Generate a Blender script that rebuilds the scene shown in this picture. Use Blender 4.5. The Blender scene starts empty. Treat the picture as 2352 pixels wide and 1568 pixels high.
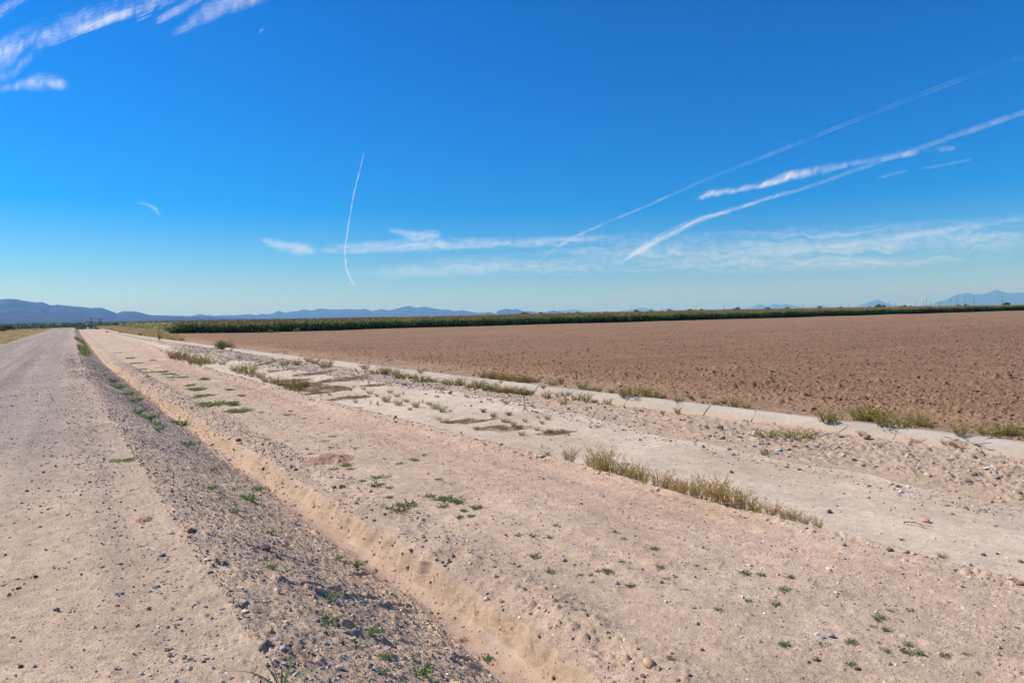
import bpy, math, random
import numpy as np
from mathutils import Matrix, Vector

random.seed(11)
RNG = np.random.default_rng(11)
SC = bpy.context.scene
COL = SC.collection
R = math.radians
EYE = 1.72                     # eye height above the gravel road (road top = 0)
F = 1568.0                     # focal length for a 2352 x 1568 frame (24 mm on 36 mm)

# ----------------------------------------------------------------- camera axes
YAW, PITCH, ROLL = 0.5673878, -0.0398150, R(-1.0)
def _axes():
    cy, sy, cp, sp = math.cos(YAW), math.sin(YAW), math.cos(PITCH), math.sin(PITCH)
    f = np.array((sy*cp, cy*cp, sp)); r = np.array((cy, -sy, 0.)); u = np.array((-sy*sp, -cy*sp, cp))
    c, s = math.cos(ROLL), math.sin(ROLL)
    return f, c*r+s*u, -s*r+c*u
CF, CR, CU = _axes()
def ray(px, py):
    a = (np.asarray(px, float)-1176.)/F; b = (784.-np.asarray(py, float))/F
    return CF + a[..., None]*CR + b[..., None]*CU
def depth_of(p): return float(np.dot(np.asarray(p)-np.array((0, 0, EYE)), CF))

# ----------------------------------------------------------------- noise
def _hash(ix, iy, seed):
    ix = ix.astype(np.int64); iy = iy.astype(np.int64)
    h = (ix*374761393 + iy*668265263 + seed*982451653) & 0xffffffff
    h = ((h ^ (h >> 13))*1274126177) & 0xffffffff
    h = ((h ^ (h >> 16))*2246822519) & 0xffffffff
    return ((h ^ (h >> 15)) & 0xffffff)/float(0x1000000)
def vn(x, y, seed=0):
    x0 = np.floor(x); y0 = np.floor(y); fx = x-x0; fy = y-y0
    fx = fx*fx*fx*(fx*(fx*6-15)+10); fy = fy*fy*fy*(fy*(fy*6-15)+10)
    a = _hash(x0, y0, seed); b = _hash(x0+1, y0, seed); c = _hash(x0, y0+1, seed); d = _hash(x0+1, y0+1, seed)
    return (a+(b-a)*fx)*(1-fy) + (c+(d-c)*fx)*fy
def fbm(x, y, seed=0, o=4, g=.5):
    x = np.asarray(x, float); y = np.asarray(y, float)
    s = np.zeros(np.broadcast(x, y).shape); a = 1.; t = 0.
    for i in range(o):
        s = s + a*(vn(x*2**i+i*17.3, y*2**i-i*9.1, seed+i)-.5); t += a; a *= g
    return s*2/t                # about -1..1
def clods(x, y, cell, seed, dens, rr=(.25, .5), hh=(.2, .6)):
    """rounded lumps scattered on the plane; height in units of the cell"""
    u = x/cell; v = y/cell; iu = np.floor(u); iv = np.floor(v); out = np.zeros_like(u)
    wob = 1+.35*fbm(u*2.3, v*2.3, seed+5, 2)
    for di in (-1, 0, 1):
        for dj in (-1, 0, 1):
            cu = iu+di; cv = iv+dj
            keep = _hash(cu, cv, seed) < dens
            px = cu+.5+(_hash(cu, cv, seed+1)-.5)*.9; py = cv+.5+(_hash(cu, cv, seed+2)-.5)*.9
            k = _hash(cu, cv, seed+3)
            rad = (rr[0]+(rr[1]-rr[0])*k)*wob; ht = hh[0]+(hh[1]-hh[0])*k*_hash(cu, cv, seed+4)
            q = 1-((u-px)**2+(v-py)**2)/(rad*rad)
            out = np.maximum(out, np.where(keep & (q > 0), ht*np.sqrt(np.clip(q, 0, 1)), 0))
    return out*cell
def sstep(a, b, x):
    t = np.clip((x-a)/(b-a), 0, 1); return t*t*(3-2*t)

# ----------------------------------------------------------------- cross-section of the place (X = north, Y = west along the road)
YT = np.arange(-8., 420., .05)
def line(*pts, sm=2.5):
    v = np.interp(YT, [p[0] for p in pts], [p[1] for p in pts])
    k = np.exp(-.5*(np.arange(-160, 161)*.05/sm)**2); k /= k.sum()
    return np.convolve(np.pad(v, 160, mode='edge'), k, 'valid')
B = [None]*14
B[0] = line((0, -70), (400, -70))
B[1] = line((0, -5.45), (70, -5.35), (160, -5.5), (400, -5.5)) + .12*fbm(YT*.12, YT*0, 3)
B[2] = line((0, .80), (3, .79), (5, .73), (7, .64), (10, .57), (14, .40), (31, .15), (60, -.1), (150, -.5), (400, -.9)) + .05*fbm(YT*.5, YT*0, 4)
B[3] = line((0, 2.54), (4.3, 2.53), (5.5, 2.47), (6.7, 2.42), (9.6, 2.38), (12.1, 2.28), (24, 1.92), (50, 1.30), (150, .80), (400, .3)) + .05*fbm(YT*.7, YT*0, 5)
B[4] = line((0, 2.78), (4.4, 2.77), (6.8, 2.69), (9.8, 2.60), (11.4, 2.54), (15, 2.36), (24, 2.09), (50, 1.46), (150, .93), (400, .45)) + .06*fbm(YT*1.1, YT*0, 6)+.05*fbm(YT*3, YT*0, 16)+.03*fbm(YT*6, YT*0, 18)
B[5] = line((0, 2.90), (5, 2.88), (8.5, 2.82), (10.4, 2.70), (13.8, 2.60), (17, 2.46), (24, 2.22), (50, 1.57), (150, 1.02), (400, .55)) + .09*fbm(YT*1.0, YT*0, 7)+.06*fbm(YT*3.0, YT*0, 17)+.05*fbm(YT*7.5, YT*0, 19)
B[4] = np.maximum(B[4], B[3]+.07); B[5] = np.maximum(B[5], B[4]+.05)
B[6] = line((0, 6.62), (3, 6.62), (5, 6.55), (8, 6.43), (10.5, 6.27), (15.6, 5.92), (24, 5.55), (32, 5.25), (38, 5.12), (49, 5.3), (67, 5.65), (107, 5.9), (150, 5.2), (400, 4)) + .10*fbm(YT*.6, YT*0, 8)
B[7] = B[6]+.62+.1*fbm(YT*.5, YT*0, 9)
B[8] = line((0, 11), (4, 10.95), (8, 10.2), (12.6, 10.75), (20, 10.9), (25.7, 9.5), (41, 8.5), (66, 7.9), (90, 7.4), (150, 6.3), (400, 5)) + .35*fbm(YT*.45, YT*0, 10)
B[9] = line((0, 12.9), (5, 12.82), (9, 12.60), (11.6, 12.43), (16, 11.95), (31, 10.95), (52, 10.2), (66, 9.5), (90, 8.7), (150, 7.0), (400, 5.6)) + .10*fbm(YT*.8, YT*0, 11)
B[11] = line((0, 13.75), (6, 13.58), (7, 13.45), (9.5, 13.27), (14, 13.0), (20, 12.45), (26.5, 12.15), (35.6, 11.7), (50, 10.75), (66, 10.05), (90, 9.3), (150, 7.6), (400, 6.2))
B[10] = B[11]-.40
B[12] = B[11]+.15
B[13] = B[11]+600.
ZB = [None, -.08, -.05, -.90, -.915, -.665, -.615, -1.0, -.985, -.76, -1.05, -.62, -.63]
def bx(i, Y): return np.interp(Y, YT, B[i])
def zw(Y): return -1.0+.17*sstep(7, 20, Y)      # floor of the sandy wash
def dip(Y): return -1.7*sstep(235, 400, Y)

def pt_line(X, Y, a, b):
    """distance to a segment and parameter along it"""
    d = np.array(b)-np.array(a); L = d@d
    t = np.clip(((X-a[0])*d[0]+(Y-a[1])*d[1])/L, 0, 1)
    return np.hypot(X-a[0]-t*d[0], Y-a[1]-t*d[1]), t
RILLS = []          # filled below: erosion rills on the road embankment

def zone_z(k, t, X, Y, fine=True):
    """height of zone k (between boundary k and k+1), t = 0..1 across it"""
    Y = np.asarray(Y, float); X = np.asarray(X, float)
    ds = np.hypot(X, Y)
    n3 = lambda s, sd, o=3: fbm(X*s, Y*s, sd, o)
    if k == 0:                              # left verge and desert edge
        w = (1-t)*64.5
        z = -.08-.38*sstep(0, 2.2, w)-2.6*sstep(38, 64, w)
        return z+.06*n3(.5, 20)*sstep(0, 1, w)+dip(Y)
    if k == 1:                              # gravel road
        z = -.08+.08*np.sin(np.pi*np.clip(t*.86, 0, 1))**.6
        z = z-.03*sstep(.86, 1, t)+.02*fbm(X*.9, Y*.12, 21, 3)+.012*fbm(X*3.2, Y*.06, 22, 2)
        if fine: z = z+.006*fbm(X*9, Y*7, 23, 3)+clods(X, Y, .05, 24, .30, (.2, .42), (.12, .34))+clods(X, Y, .026, 27, .5, (.25, .5), (.15, .4))*.7
        return z+dip(Y)
    if k == 2:                              # road embankment
        e = t**1.15*.75+sstep(0, 1, t)*.25
        z = -.05+(-.90+.05)*e + .05*n3(.8, 30)*np.sin(np.pi*t)
        if fine:
            z = z+.016*n3(6, 31)+clods(X, Y, .09, 32, .35, (.2, .45), (.12, .34))*(.35+.65*t)+clods(X, Y, .042, 33, .7, (.25, .5), (.2, .42))+clods(X, Y, .2, 36, .06, (.2, .4), (.06, .16))
            for pts, dep in RILLS:
                for a, b in zip(pts[:-1], pts[1:]):
                    d, q = pt_line(X+.03*fbm(Y*9, X*9, 34, 2), Y+.05*fbm(X*8, Y*3, 35, 2), a, b)
                    z = z-1.25*dep*np.exp(-(d/.028)**2)+.35*dep*np.exp(-((d-.06)/.04)**2)
        return z+dip(Y)
    if k == 3:                              # trench floor
        z = -.90+(-.005)*t-.03*np.sin(np.pi*t)+.02*fbm(X*3, Y*.9, 40, 3)+.05*sstep(.1, .55, fbm(X*.8, Y*.7, 43, 2))
        if fine: z = z+.005*n3(14, 41)+clods(X, Y, .06, 42, .10, (.2, .4), (.1, .3))
        return z+dip(Y)
    if k == 4:                              # cut wall of the trench
        z = -.905+.20*(t*.6+.4*sstep(0, 1, t))
        if fine: z = z+(.035*fbm(t*1.3, Y*3, 45, 3)+.03*fbm(t*3, Y*11, 46, 4)+.02*fbm(t*9, Y*34, 49, 2)-.035*sstep(.3, .7, fbm(t*2.2, Y*6, 44, 3)))*np.sin(np.pi*np.clip(t*.85+.12, 0, 1))+clods(t*.3, Y, .07, 47, .4, (.2, .45), (.1, .35))*.6*np.sin(np.pi*t)+.05*sstep(.15, .6, fbm(X*1.3, Y*1.6, 48, 2))*(1-t)
        return z+dip(Y)
    if k == 5:                              # dirt strip
        w = t*(bx(6, Y)-bx(5, Y))
        rid = np.exp(-((w-.30)/.22)**2)
        z = -.705+.04*sstep(0, .5, w)+.05*t+.035*n3(.7, 50)+.02*fbm(X*2, Y*.5, 51, 2)
        z = z+rid*(.03+.06*fbm(X*2.2, Y*2.2, 52, 3))
        v = bx(6, Y)-X
        tr = sstep(.25, .45, v)*(1-sstep(1.15, 1.4, v))
        if fine:
            z = z+clods(X, Y, .10, 53, .42, (.2, .45), (.15, .5))*rid+clods(X, Y, .055, 54, .16+.3*rid, (.2, .42), (.1, .32))+.009*n3(7, 55)+clods(X, Y, .028, 59, .4, (.25, .5), (.15, .4))*.7
            z = z+.012*tr*np.sin((Y+.9*np.abs(v-.8))*2*np.pi/.19)*sstep(-.2, .5, fbm(X*.7, Y*.2, 56, 2)+.1)*sstep(7, 10, Y)-.015*tr-.016*np.exp(-((v-.55)/.13)**2)*(.6+fbm(X*0+2, Y*.3, 62, 2))-.014*np.exp(-((v-2.15)/.15)**2)*(.6+fbm(X*0, Y*.3, 63, 2))
            z = z+.03*np.exp(-(v/.16)**2)+clods(X, Y, .11, 57, .35, (.2, .45), (.15, .5))*np.exp(-(v/.25)**2)
            z = z-.03*sstep(.35, .8, fbm(X*1.0+3, Y*.35, 58, 3))
        return z+dip(Y)
    if k == 6:                              # face of the berm down to the wash
        z = -.615+(zw(Y)+.615)*(.35*t+.65*sstep(0, 1, t))
        if fine: z = z+(.03*n3(3, 60)+clods(X, Y, .10, 61, .3, (.2, .45), (.15, .4)))*np.sin(np.pi*t)+.03*np.exp(-(t/.25)**2)
        return z+dip(Y)
    if k == 7:                              # sandy wash
        z = zw(Y)+.015*t+.03*n3(.5, 70)+.012*fbm(X*4+Y, Y*1.2, 71, 3)
        if fine: z = z+.004*n3(12, 72)+clods(X, Y, .06, 73, .10, (.2, .4), (.1, .3))*sstep(-.2, .4, n3(.6, 74))
        return z+dip(Y)
    if k in (8, 9):                         # rubble bank, then its back slope
        if k == 8:
            z = zw(Y)+.015+(-.775-zw(Y))*(.6*t+.4*sstep(0, 1, t)); a = sstep(0, .25, t)
        else:
            z = -.76-.29*t; a = 1-.6*t
        far = sstep(17, 28, Y)
        z = z+a*(.05*n3(.9, 80)+.15*far*sstep(-.1, .5, fbm(X*.35, Y*.22, 81, 2))*(np.sin(np.pi*t) if k == 8 else 0))
        if fine: z = z+a*(clods(X, Y, .16, 82, .5, (.2, .45), (.12, .42))+clods(X, Y, .08, 83, .5, (.25, .5), (.2, .5))+.02*n3(6, 84))
        return z+dip(Y)
    # ploughed field
    w = X-bx(12, Y)
    edge = sstep(.1, 3.0, w); fr = sstep(.2, 1.2, w)
    z = -.70-.28*sstep(0, 26, w)+.25*sstep(120, 420, X)
    z = z+.10*fbm(X*.05, Y*.05, 90, 2)*edge
    if fine:
        amp = (.35+.65*edge)*(1-.55*sstep(60, 200, ds))
        z = z+fr*amp*(clods(X, Y, .40, 91, .15, (.12, .34), (.12, .44))*sstep(-.5, .4, fbm(X*.35, Y*.35, 97, 2))+clods(X, Y, .19, 92, .35, (.2, .42), (.15, .5))+clods(X, Y, .10, 93, .6, (.25, .5), (.2, .6))+.025*fbm(X*1.5, Y*1.5, 94, 3)+.02*fbm(X*7, Y*7, 96, 3))
        z = z+.02*fbm(X*3, Y*3, 95, 3)*fr
    return z+.55*sstep(148, 330, Y)*sstep(90, 260, X)

def H(X, Y, fine=True):
    X = np.atleast_1d(np.asarray(X, float)); Y = np.atleast_1d(np.asarray(Y, float))
    z = np.full(X.shape, -3.1)
    for k in range(13):
        a = bx(k, Y); b = bx(k+1, Y)
        m = (X >= a) & (X < b) & (Y < 335)
        if not m.any(): continue
        t = (X[m]-a[m])/(b[m]-a[m])
        if k == 10: z[m] = -1.05+.43*t
        elif k == 11: z[m] = -.62
        else: z[m] = zone_z(12 if k == 12 else k, t, X[m], Y[m], fine)
    return z
def zone_of(X, Y):
    for k in range(13):
        if bx(k, Y) <= X < bx(k+1, Y): return k
    return 0

def hit(px, py):
    """where the line of sight through a photo point meets the modelled ground"""
    d = ray(px, py)
    s = np.geomspace(1.5, 3000, 2600)
    P = s[:, None]*d+np.array((0, 0, EYE))
    g = H(P[:, 0], P[:, 1], False)
    below = np.nonzero(P[:, 2] < g)[0]
    if len(below) == 0: return None
    i = below[0]
    if i == 0: return P[0]
    a, b = s[i-1], s[i]
    for _ in range(14):
        m = .5*(a+b); p = m*d+np.array((0, 0, EYE))
        if p[2] < H(p[0], p[1], False)[0]: b = m
        else: a = m
    return b*d+np.array((0, 0, EYE))

def c6(x, y): return ((600+x/2.24)*.784, (1300+y/2.24)*.784)
for pts, dep in ([[(520, 915), (700, 950), (900, 985), (1120, 1030), (1390, 1078)], .06], [[(980, 858), (1080, 872), (1170, 890)], .055],
                 [[(1190, 958), (1280, 985)], .04], [[(420, 1345), (560, 1375), (660, 1400)], .045], [[(1570, 1398), (1700, 1430), (1920, 1450)], .05],
                 [[(60, 600), (300, 680), (480, 735), (760, 812)], .04], [[(110, 780), (230, 830), (420, 880)], .035], [[(690, 560), (760, 600), (830, 640)], .05],
                 [[(1580, 1215), (1680, 1270)], .045], [[(830, 1180), (960, 1230), (1230, 1320)], .04], [[(240, 1075), (420, 1120)], .045]):
    w = [hit(*c6(*p)) for p in pts]
    RILLS.append(([(p[0], p[1]) for p in w], dep))

# ----------------------------------------------------------------- mesh helpers
def mesh_np(name, V, quads=None, tris=None, col=None, smooth=False, attrs=None):
    me = bpy.data.meshes.new(name)
    V = np.ascontiguousarray(V, dtype=np.float32).reshape(-1, 3)
    nq = 0 if quads is None else len(quads); nt = 0 if tris is None else len(tris)
    me.vertices.add(len(V)); me.vertices.foreach_set('co', V.ravel())
    li = []; st = []
    if nq: li.append(np.asarray(quads, np.int32).ravel()); st.append(np.arange(nq)*4)
    if nt: li.append(np.asarray(tris, np.int32).ravel()); st.append(nq*4+np.arange(nt)*3)
    li = np.concatenate(li); st = np.concatenate(st).astype(np.int32)
    me.loops.add(len(li)); me.loops.foreach_set('vertex_index', li.astype(np.int32))
    me.polygons.add(nq+nt); me.polygons.foreach_set('loop_start', st)
    me.update(calc_edges=True); me.validate()
    if smooth: me.polygons.foreach_set('use_smooth', np.ones(nq+nt, bool))
    else: me.polygons.foreach_set('use_smooth', np.zeros(nq+nt, bool))
    if col is not None:
        a = me.color_attributes.new('Col', 'FLOAT_COLOR', 'POINT')
        c = np.ones((len(V), 4), np.float32); c[:, :3] = col
        a.data.foreach_set('color', c.ravel())
    for k, v in (attrs or {}).items():
        a = me.attributes.new(k, 'FLOAT', 'POINT'); a.data.foreach_set('value', np.asarray(v, np.float32))
    return me
def grid_quads(nr, nc):
    i = np.arange((nr-1)*(nc-1)); r = i//(nc-1); c = i % (nc-1); a = r*nc+c
    return np.stack((a, a+1, a+nc+1, a+nc), 1)
def link(name, me, mat=None, parent=None):
    o = bpy.data.objects.new(name, me); COL.objects.link(o)
    if mat is not None and me is not None and not me.materials: me.materials.append(mat)
    if parent is not None: o.parent = parent
    return o
def tag(o, label=None, cat=None, group=None, kind=None):
    if label: o['label'] = label
    if cat: o['category'] = cat
    if group: o['group'] = group
    if kind: o['kind'] = kind
    return o
def empty(name, loc, rz=0.):
    o = bpy.data.objects.new(name, None); COL.objects.link(o); o.location = loc; o.rotation_euler = (0, 0, rz); o.empty_display_size = .1
    return o

class Soup:
    """collects leaf-like faces and thin bars as arrays, then makes one mesh"""
    def __init__(s): s.V = []; s.Q = []; s.T = []; s.C = []; s.n = 0
    def add(s, V, C, quads=None, tris=None):
        V = np.asarray(V, float).reshape(-1, 3)
        C = np.broadcast_to(np.asarray(C, float), (len(V), 3))
        if quads is not None and len(quads): s.Q.append(np.asarray(quads)+s.n)
        if tris is not None and len(tris): s.T.append(np.asarray(tris)+s.n)
        s.V.append(V); s.C.append(C); s.n += len(V)
    def leaves(s, P, D, L, W, C, bend=.25, rng=RNG):
        """P base points, D directions, L lengths, W widths, C colours"""
        P = np.asarray(P, float); D = np.asarray(D, float); n = len(P)
        D = D/np.linalg.norm(D, axis=1, keepdims=True)
        q = rng.normal(size=(n, 3)); S = np.cross(D, q); S /= np.linalg.norm(S, axis=1, keepdims=True)+1e-9
        L = np.broadcast_to(L, (n,))[:, None]; W = np.broadcast_to(W, (n,))[:, None]
        M = P+D*L*.5; M[:, 2] += L[:, 0]*bend*.25
        T = P+D*L; T[:, 2] -= L[:, 0]*bend*.5
        V = np.stack((P, M+S*W*.5, T, M-S*W*.5), 1)
        Q = np.arange(n*4).reshape(n, 4)
        C = np.broadcast_to(np.asarray(C, float), (n, 3))
        s.add(V.reshape(-1, 3), np.repeat(C, 4, 0), quads=Q)
    def tube(s, pts, rad, C, sides=4):
        pts = np.asarray(pts, float); n = len(pts); rad = np.broadcast_to(rad, (n,))
        tg = np.gradient(pts, axis=0); tg /= np.linalg.norm(tg, axis=1, keepdims=True)+1e-9
        ref = np.where(np.abs(tg[:, 2:3]) > .9, np.array((1., 0, 0)), np.array((0, 0, 1.)))
        a = np.cross(tg, ref); a /= np.linalg.norm(a, axis=1, keepdims=True)+1e-9; b = np.cross(tg, a)
        th = np.arange(sides)*2*np.pi/sides
        V = pts[:, None]+rad[:, None, None]*(a[:, None]*np.cos(th)[None, :, None]+b[:, None]*np.sin(th)[None, :, None])
        Q = []
        for i in range(n-1):
            for j in range(sides):
                k = (j+1) % sides; Q.append((i*sides+j, i*sides+k, (i+1)*sides+k, (i+1)*sides+j))
        caps_t = [(0, j+1, j) for j in range(1, sides-1)]+[((n-1)*sides, (n-1)*sides+j, (n-1)*sides+j+1) for j in range(1, sides-1)]
        s.add(V.reshape(-1, 3), C, quads=Q, tris=caps_t)
    def box(s, c, h, C, rz=0.):
        x, y, z = h; v = np.array([(-x, -y, -z), (x, -y, -z), (x, y, -z), (-x, y, -z), (-x, -y, z), (x, -y, z), (x, y, z), (-x, y, z)], float)
        cs, sn = math.cos(rz), math.sin(rz); v = np.stack((v[:, 0]*cs-v[:, 1]*sn, v[:, 0]*sn+v[:, 1]*cs, v[:, 2]), 1)+np.asarray(c)
        s.add(v, C, quads=[(0, 3, 2, 1), (4, 5, 6, 7), (0, 1, 5, 4), (1, 2, 6, 5), (2, 3, 7, 6), (3, 0, 4, 7)])
    def mesh(s, name, smooth=False):
        return mesh_np(name, np.concatenate(s.V), np.concatenate(s.Q) if s.Q else None, np.concatenate(s.T) if s.T else None, np.concatenate(s.C), smooth)

# ----------------------------------------------------------------- materials
class NT:
    def __init__(s, m): s.m = m; m.use_nodes = True; s.t = m.node_tree; s.t.nodes.clear()
    def n(s, typ, ins=None, **kw):
        x = s.t.nodes.new(typ)
        for k, v in kw.items(): setattr(x, k, v)
        for k, v in (ins or {}).items():
            if isinstance(v, bpy.types.NodeSocket): s.t.links.new(v, x.inputs[k])
            else: x.inputs[k].default_value = v
        return x
def ramp(nt, fac, stops):
    r = nt.n('ShaderNodeValToRGB', {'Fac': fac}); e = r.color_ramp.elements
    while len(e) < len(stops): e.new(.5)
    for el, (p, c) in zip(e, stops): el.position = p; el.color = c if len(c) == 4 else (*c, 1)
    return r.outputs['Color']
def mix(nt, fac, a, b, mode='MIX'):
    x = nt.n('ShaderNodeMix', data_type='RGBA', blend_type=mode)
    for k, v in ((0, fac), (6, a), (7, b)):
        if isinstance(v, bpy.types.NodeSocket): nt.t.links.new(v, x.inputs[k])
        else: x.inputs[k].default_value = v if k == 0 or len(v) == 4 else (*v, 1)
    return x.outputs[2]
def soil_mat(name, speck=(55., .18), grain=.22, bump=.8, bscale=70., bdist=.012):
    """earth: albedo from the mesh's Col layer, broken up by grain and small stones"""
    m = bpy.data.materials.new(name); nt = NT(m)
    pos = nt.n('ShaderNodeNewGeometry').outputs['Position']
    col = nt.n('ShaderNodeVertexColor', layer_name='Col').outputs['Color']
    g1 = nt.n('ShaderNodeTexNoise', {'Vector': pos, 'Scale': bscale, 'Detail': 4., 'Roughness': .7}).outputs['Fac']
    g2 = nt.n('ShaderNodeTexNoise', {'Vector': pos, 'Scale': 9., 'Detail': 5., 'Roughness': .65}).outputs['Fac']
    k1 = ramp(nt, g1, [(.25, (1-grain,)*3), (.75, (1+grain,)*3)])
    k2 = ramp(nt, g2, [(.3, (1-grain*.6,)*3), (.7, (1+grain*.5,)*3)])
    c = mix(nt, 1., mix(nt, 1., col, k1, 'MULTIPLY'), k2, 'MULTIPLY')
    vo = nt.n('ShaderNodeTexVoronoi', {'Vector': pos, 'Scale': speck[0], 'Randomness': 1.})
    sel = nt.n('ShaderNodeSeparateColor', {'Color': vo.outputs['Color']})
    tone = ramp(nt, sel.outputs['Red'], [(0, (.09, .07, .06)), (.4, (.17, .13, .11)), (.62, (.34, .27, .23)), (.85, (.27, .17, .12)), (1, (.60, .54, .48))])
    inside = nt.n('ShaderNodeMath', {0: vo.outputs['Distance'], 1: .33}, operation='LESS_THAN').outputs[0]
    chosen = nt.n('ShaderNodeMath', {0: sel.outputs['Green'], 1: speck[1]}, operation='LESS_THAN').outputs[0]
    sm = nt.n('ShaderNodeMath', {0: inside, 1: chosen}, operation='MULTIPLY').outputs[0]
    c = mix(nt, nt.n('ShaderNodeMath', {0: sm, 1: .85}, operation='MULTIPLY').outputs[0], c, tone)
    hgt = nt.n('ShaderNodeMath', {0: g1, 1: nt.n('ShaderNodeMath', {0: sm, 1: .6}, operation='MULTIPLY').outputs[0]}, operation='ADD').outputs[0]
    bp = nt.n('ShaderNodeBump', {'Strength': bump, 'Distance': bdist, 'Height': hgt}).outputs['Normal']
    b = nt.n('ShaderNodeBsdfPrincipled', {'Base Color': c, 'Roughness': .95, 'Specular IOR Level': .15, 'Normal': bp})
    nt.n('ShaderNodeOutputMaterial', {'Surface': b.outputs[0]})
    return m
def col_mat(name, rough=.9, var=.25, scale=30., spec=.15, transl=0., bump=0.):
    m = bpy.data.materials.new(name); nt = NT(m)
    col = nt.n('ShaderNodeVertexColor', layer_name='Col').outputs['Color']
    pos = nt.n('ShaderNodeTexCoord').outputs['Object']
    g = nt.n('ShaderNodeTexNoise', {'Vector': pos, 'Scale': scale, 'Detail': 4., 'Roughness': .65}).outputs['Fac']
    c = mix(nt, 1., col, ramp(nt, g, [(.25, (1-var,)*3), (.75, (1+var,)*3)]), 'MULTIPLY')
    ins = {'Base Color': c, 'Roughness': rough, 'Specular IOR Level': spec}
    if bump: ins['Normal'] = nt.n('ShaderNodeBump', {'Strength': bump, 'Distance': .01, 'Height': g}).outputs['Normal']
    b = nt.n('ShaderNodeBsdfPrincipled', ins).outputs[0]
    if transl:
        t = nt.n('ShaderNodeBsdfTranslucent', {'Color': c}).outputs[0]
        b = nt.n('ShaderNodeMixShader', {0: transl, 1: b, 2: t}).outputs[0]
    nt.n('ShaderNodeOutputMaterial', {'Surface': b})
    return m
M = {}
M['road'] = soil_mat('road_gravel', (64., .42), .28, .9)
M['slope'] = soil_mat('slope_gravel', (52., .55), .34, 1.)
M['trench'] = soil_mat('trench_sand', (40., .04), .18)
M['strip'] = soil_mat('dirt_strip_soil', (62., .34), .30, 1.)
M['wash'] = soil_mat('wash_sand', (60., .24), .22)
M['bank'] = soil_mat('rubble_soil', (38., .30), .30, .9)
M['field'] = soil_mat('ploughed_soil', (20., .03), .32, .9, 30., .03)
M['verge'] = soil_mat('verge_soil', (10., .1), .3)
M['stone'] = col_mat('weathered_stone', .85, .25, 40., .25, 0, .4)
M['gravel'] = col_mat('loose_gravel', .9, .2, 60., .2)
M['leaf'] = col_mat('weed_leaf', .7, .25, 25., .2, .35)
M['dry'] = col_mat('dry_plant', .85, .3, 20., .1, .45)
M['crop'] = col_mat('sorghum_leaf', .7, .3, 2., .2, .2)
M['bush'] = col_mat('desert_foliage', .85, .3, .8, .1, .15)
M['bark'] = col_mat('dry_wood', .9, .3, 12., .1)
M['concrete'] = soil_mat('weathered_concrete', (90., .06), .14, .25, 40.)
M['metal'] = col_mat('painted_metal', .5, .1, 4., .4)
M['plastic'] = col_mat('plastic_scrap', .5, .12, 12., .4, .2)

# ================================================================= THE GROUND
def rgb(*c): return np.array(c, float)
def lerp3(a, b, t): return a+(b-a)*np.asarray(t)[..., None]
def c2b(x, y): return (500+x/3.36)*.784, (1000+y/3.36)*.784     # crop coordinates -> photo
def c2c(x, y): return (1100+x/3.36)*.784, (1000+y/3.36)*.784
STAINS = []     # damp brown silt left in the wash: ellipses (centre, half axes, angle)
for (x0, y0, x1, y1, wd) in [(820, 245, 1040, 185, .22), (960, 305, 1220, 270, .16), (1240, 340, 1560, 295, .5), (1520, 400, 1850, 345, .6), (1040, 400, 1320, 375, .35),
                             (1180, 470, 1640, 460, .85), (1120, 430, 1420, 430, .8), (1300, 520, 1680, 480, .3), (1590, 575, 1900, 540, .35), (1900, 440, 2130, 420, .3)]:
    STAINS.append((hit(*c2b(x0, y0)), hit(*c2b(x1, y1)), wd))
for (x0, y0, x1, y1, wd) in [(690, 800, 1120, 765, .30), (1050, 860, 1450, 850, .32), (1690, 905, 1890, 890, .22)]:
    STAINS.append((hit(*c2c(x0, y0)), hit(*c2c(x1, y1)), wd))
def stain(X, Y):
    s = np.zeros(X.shape)
    m = (Y > 3) & (Y < 60)
    x, y = X[m], Y[m]; v = np.zeros(x.shape)
    wx = .35*fbm(x*1.1, y*.5, 120, 4)+.2*fbm(x*5, y*4, 121, 3)
    for a, b, wd in STAINS:
        d, t = pt_line(x+wx, y, (a[0], a[1]), (b[0], b[1]))
        r = 1.5*wd*(.35+.65*np.sin(np.pi*np.clip(t*.9+.05, 0, 1)))
        v = np.maximum(v, sstep(1.1, .55, d/r))
    s[m] = np.clip(v*(.55+.9*sstep(-.5, .3, fbm(x*2.5, y*1.5, 122, 4))), 0, 1)
    return s
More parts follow.
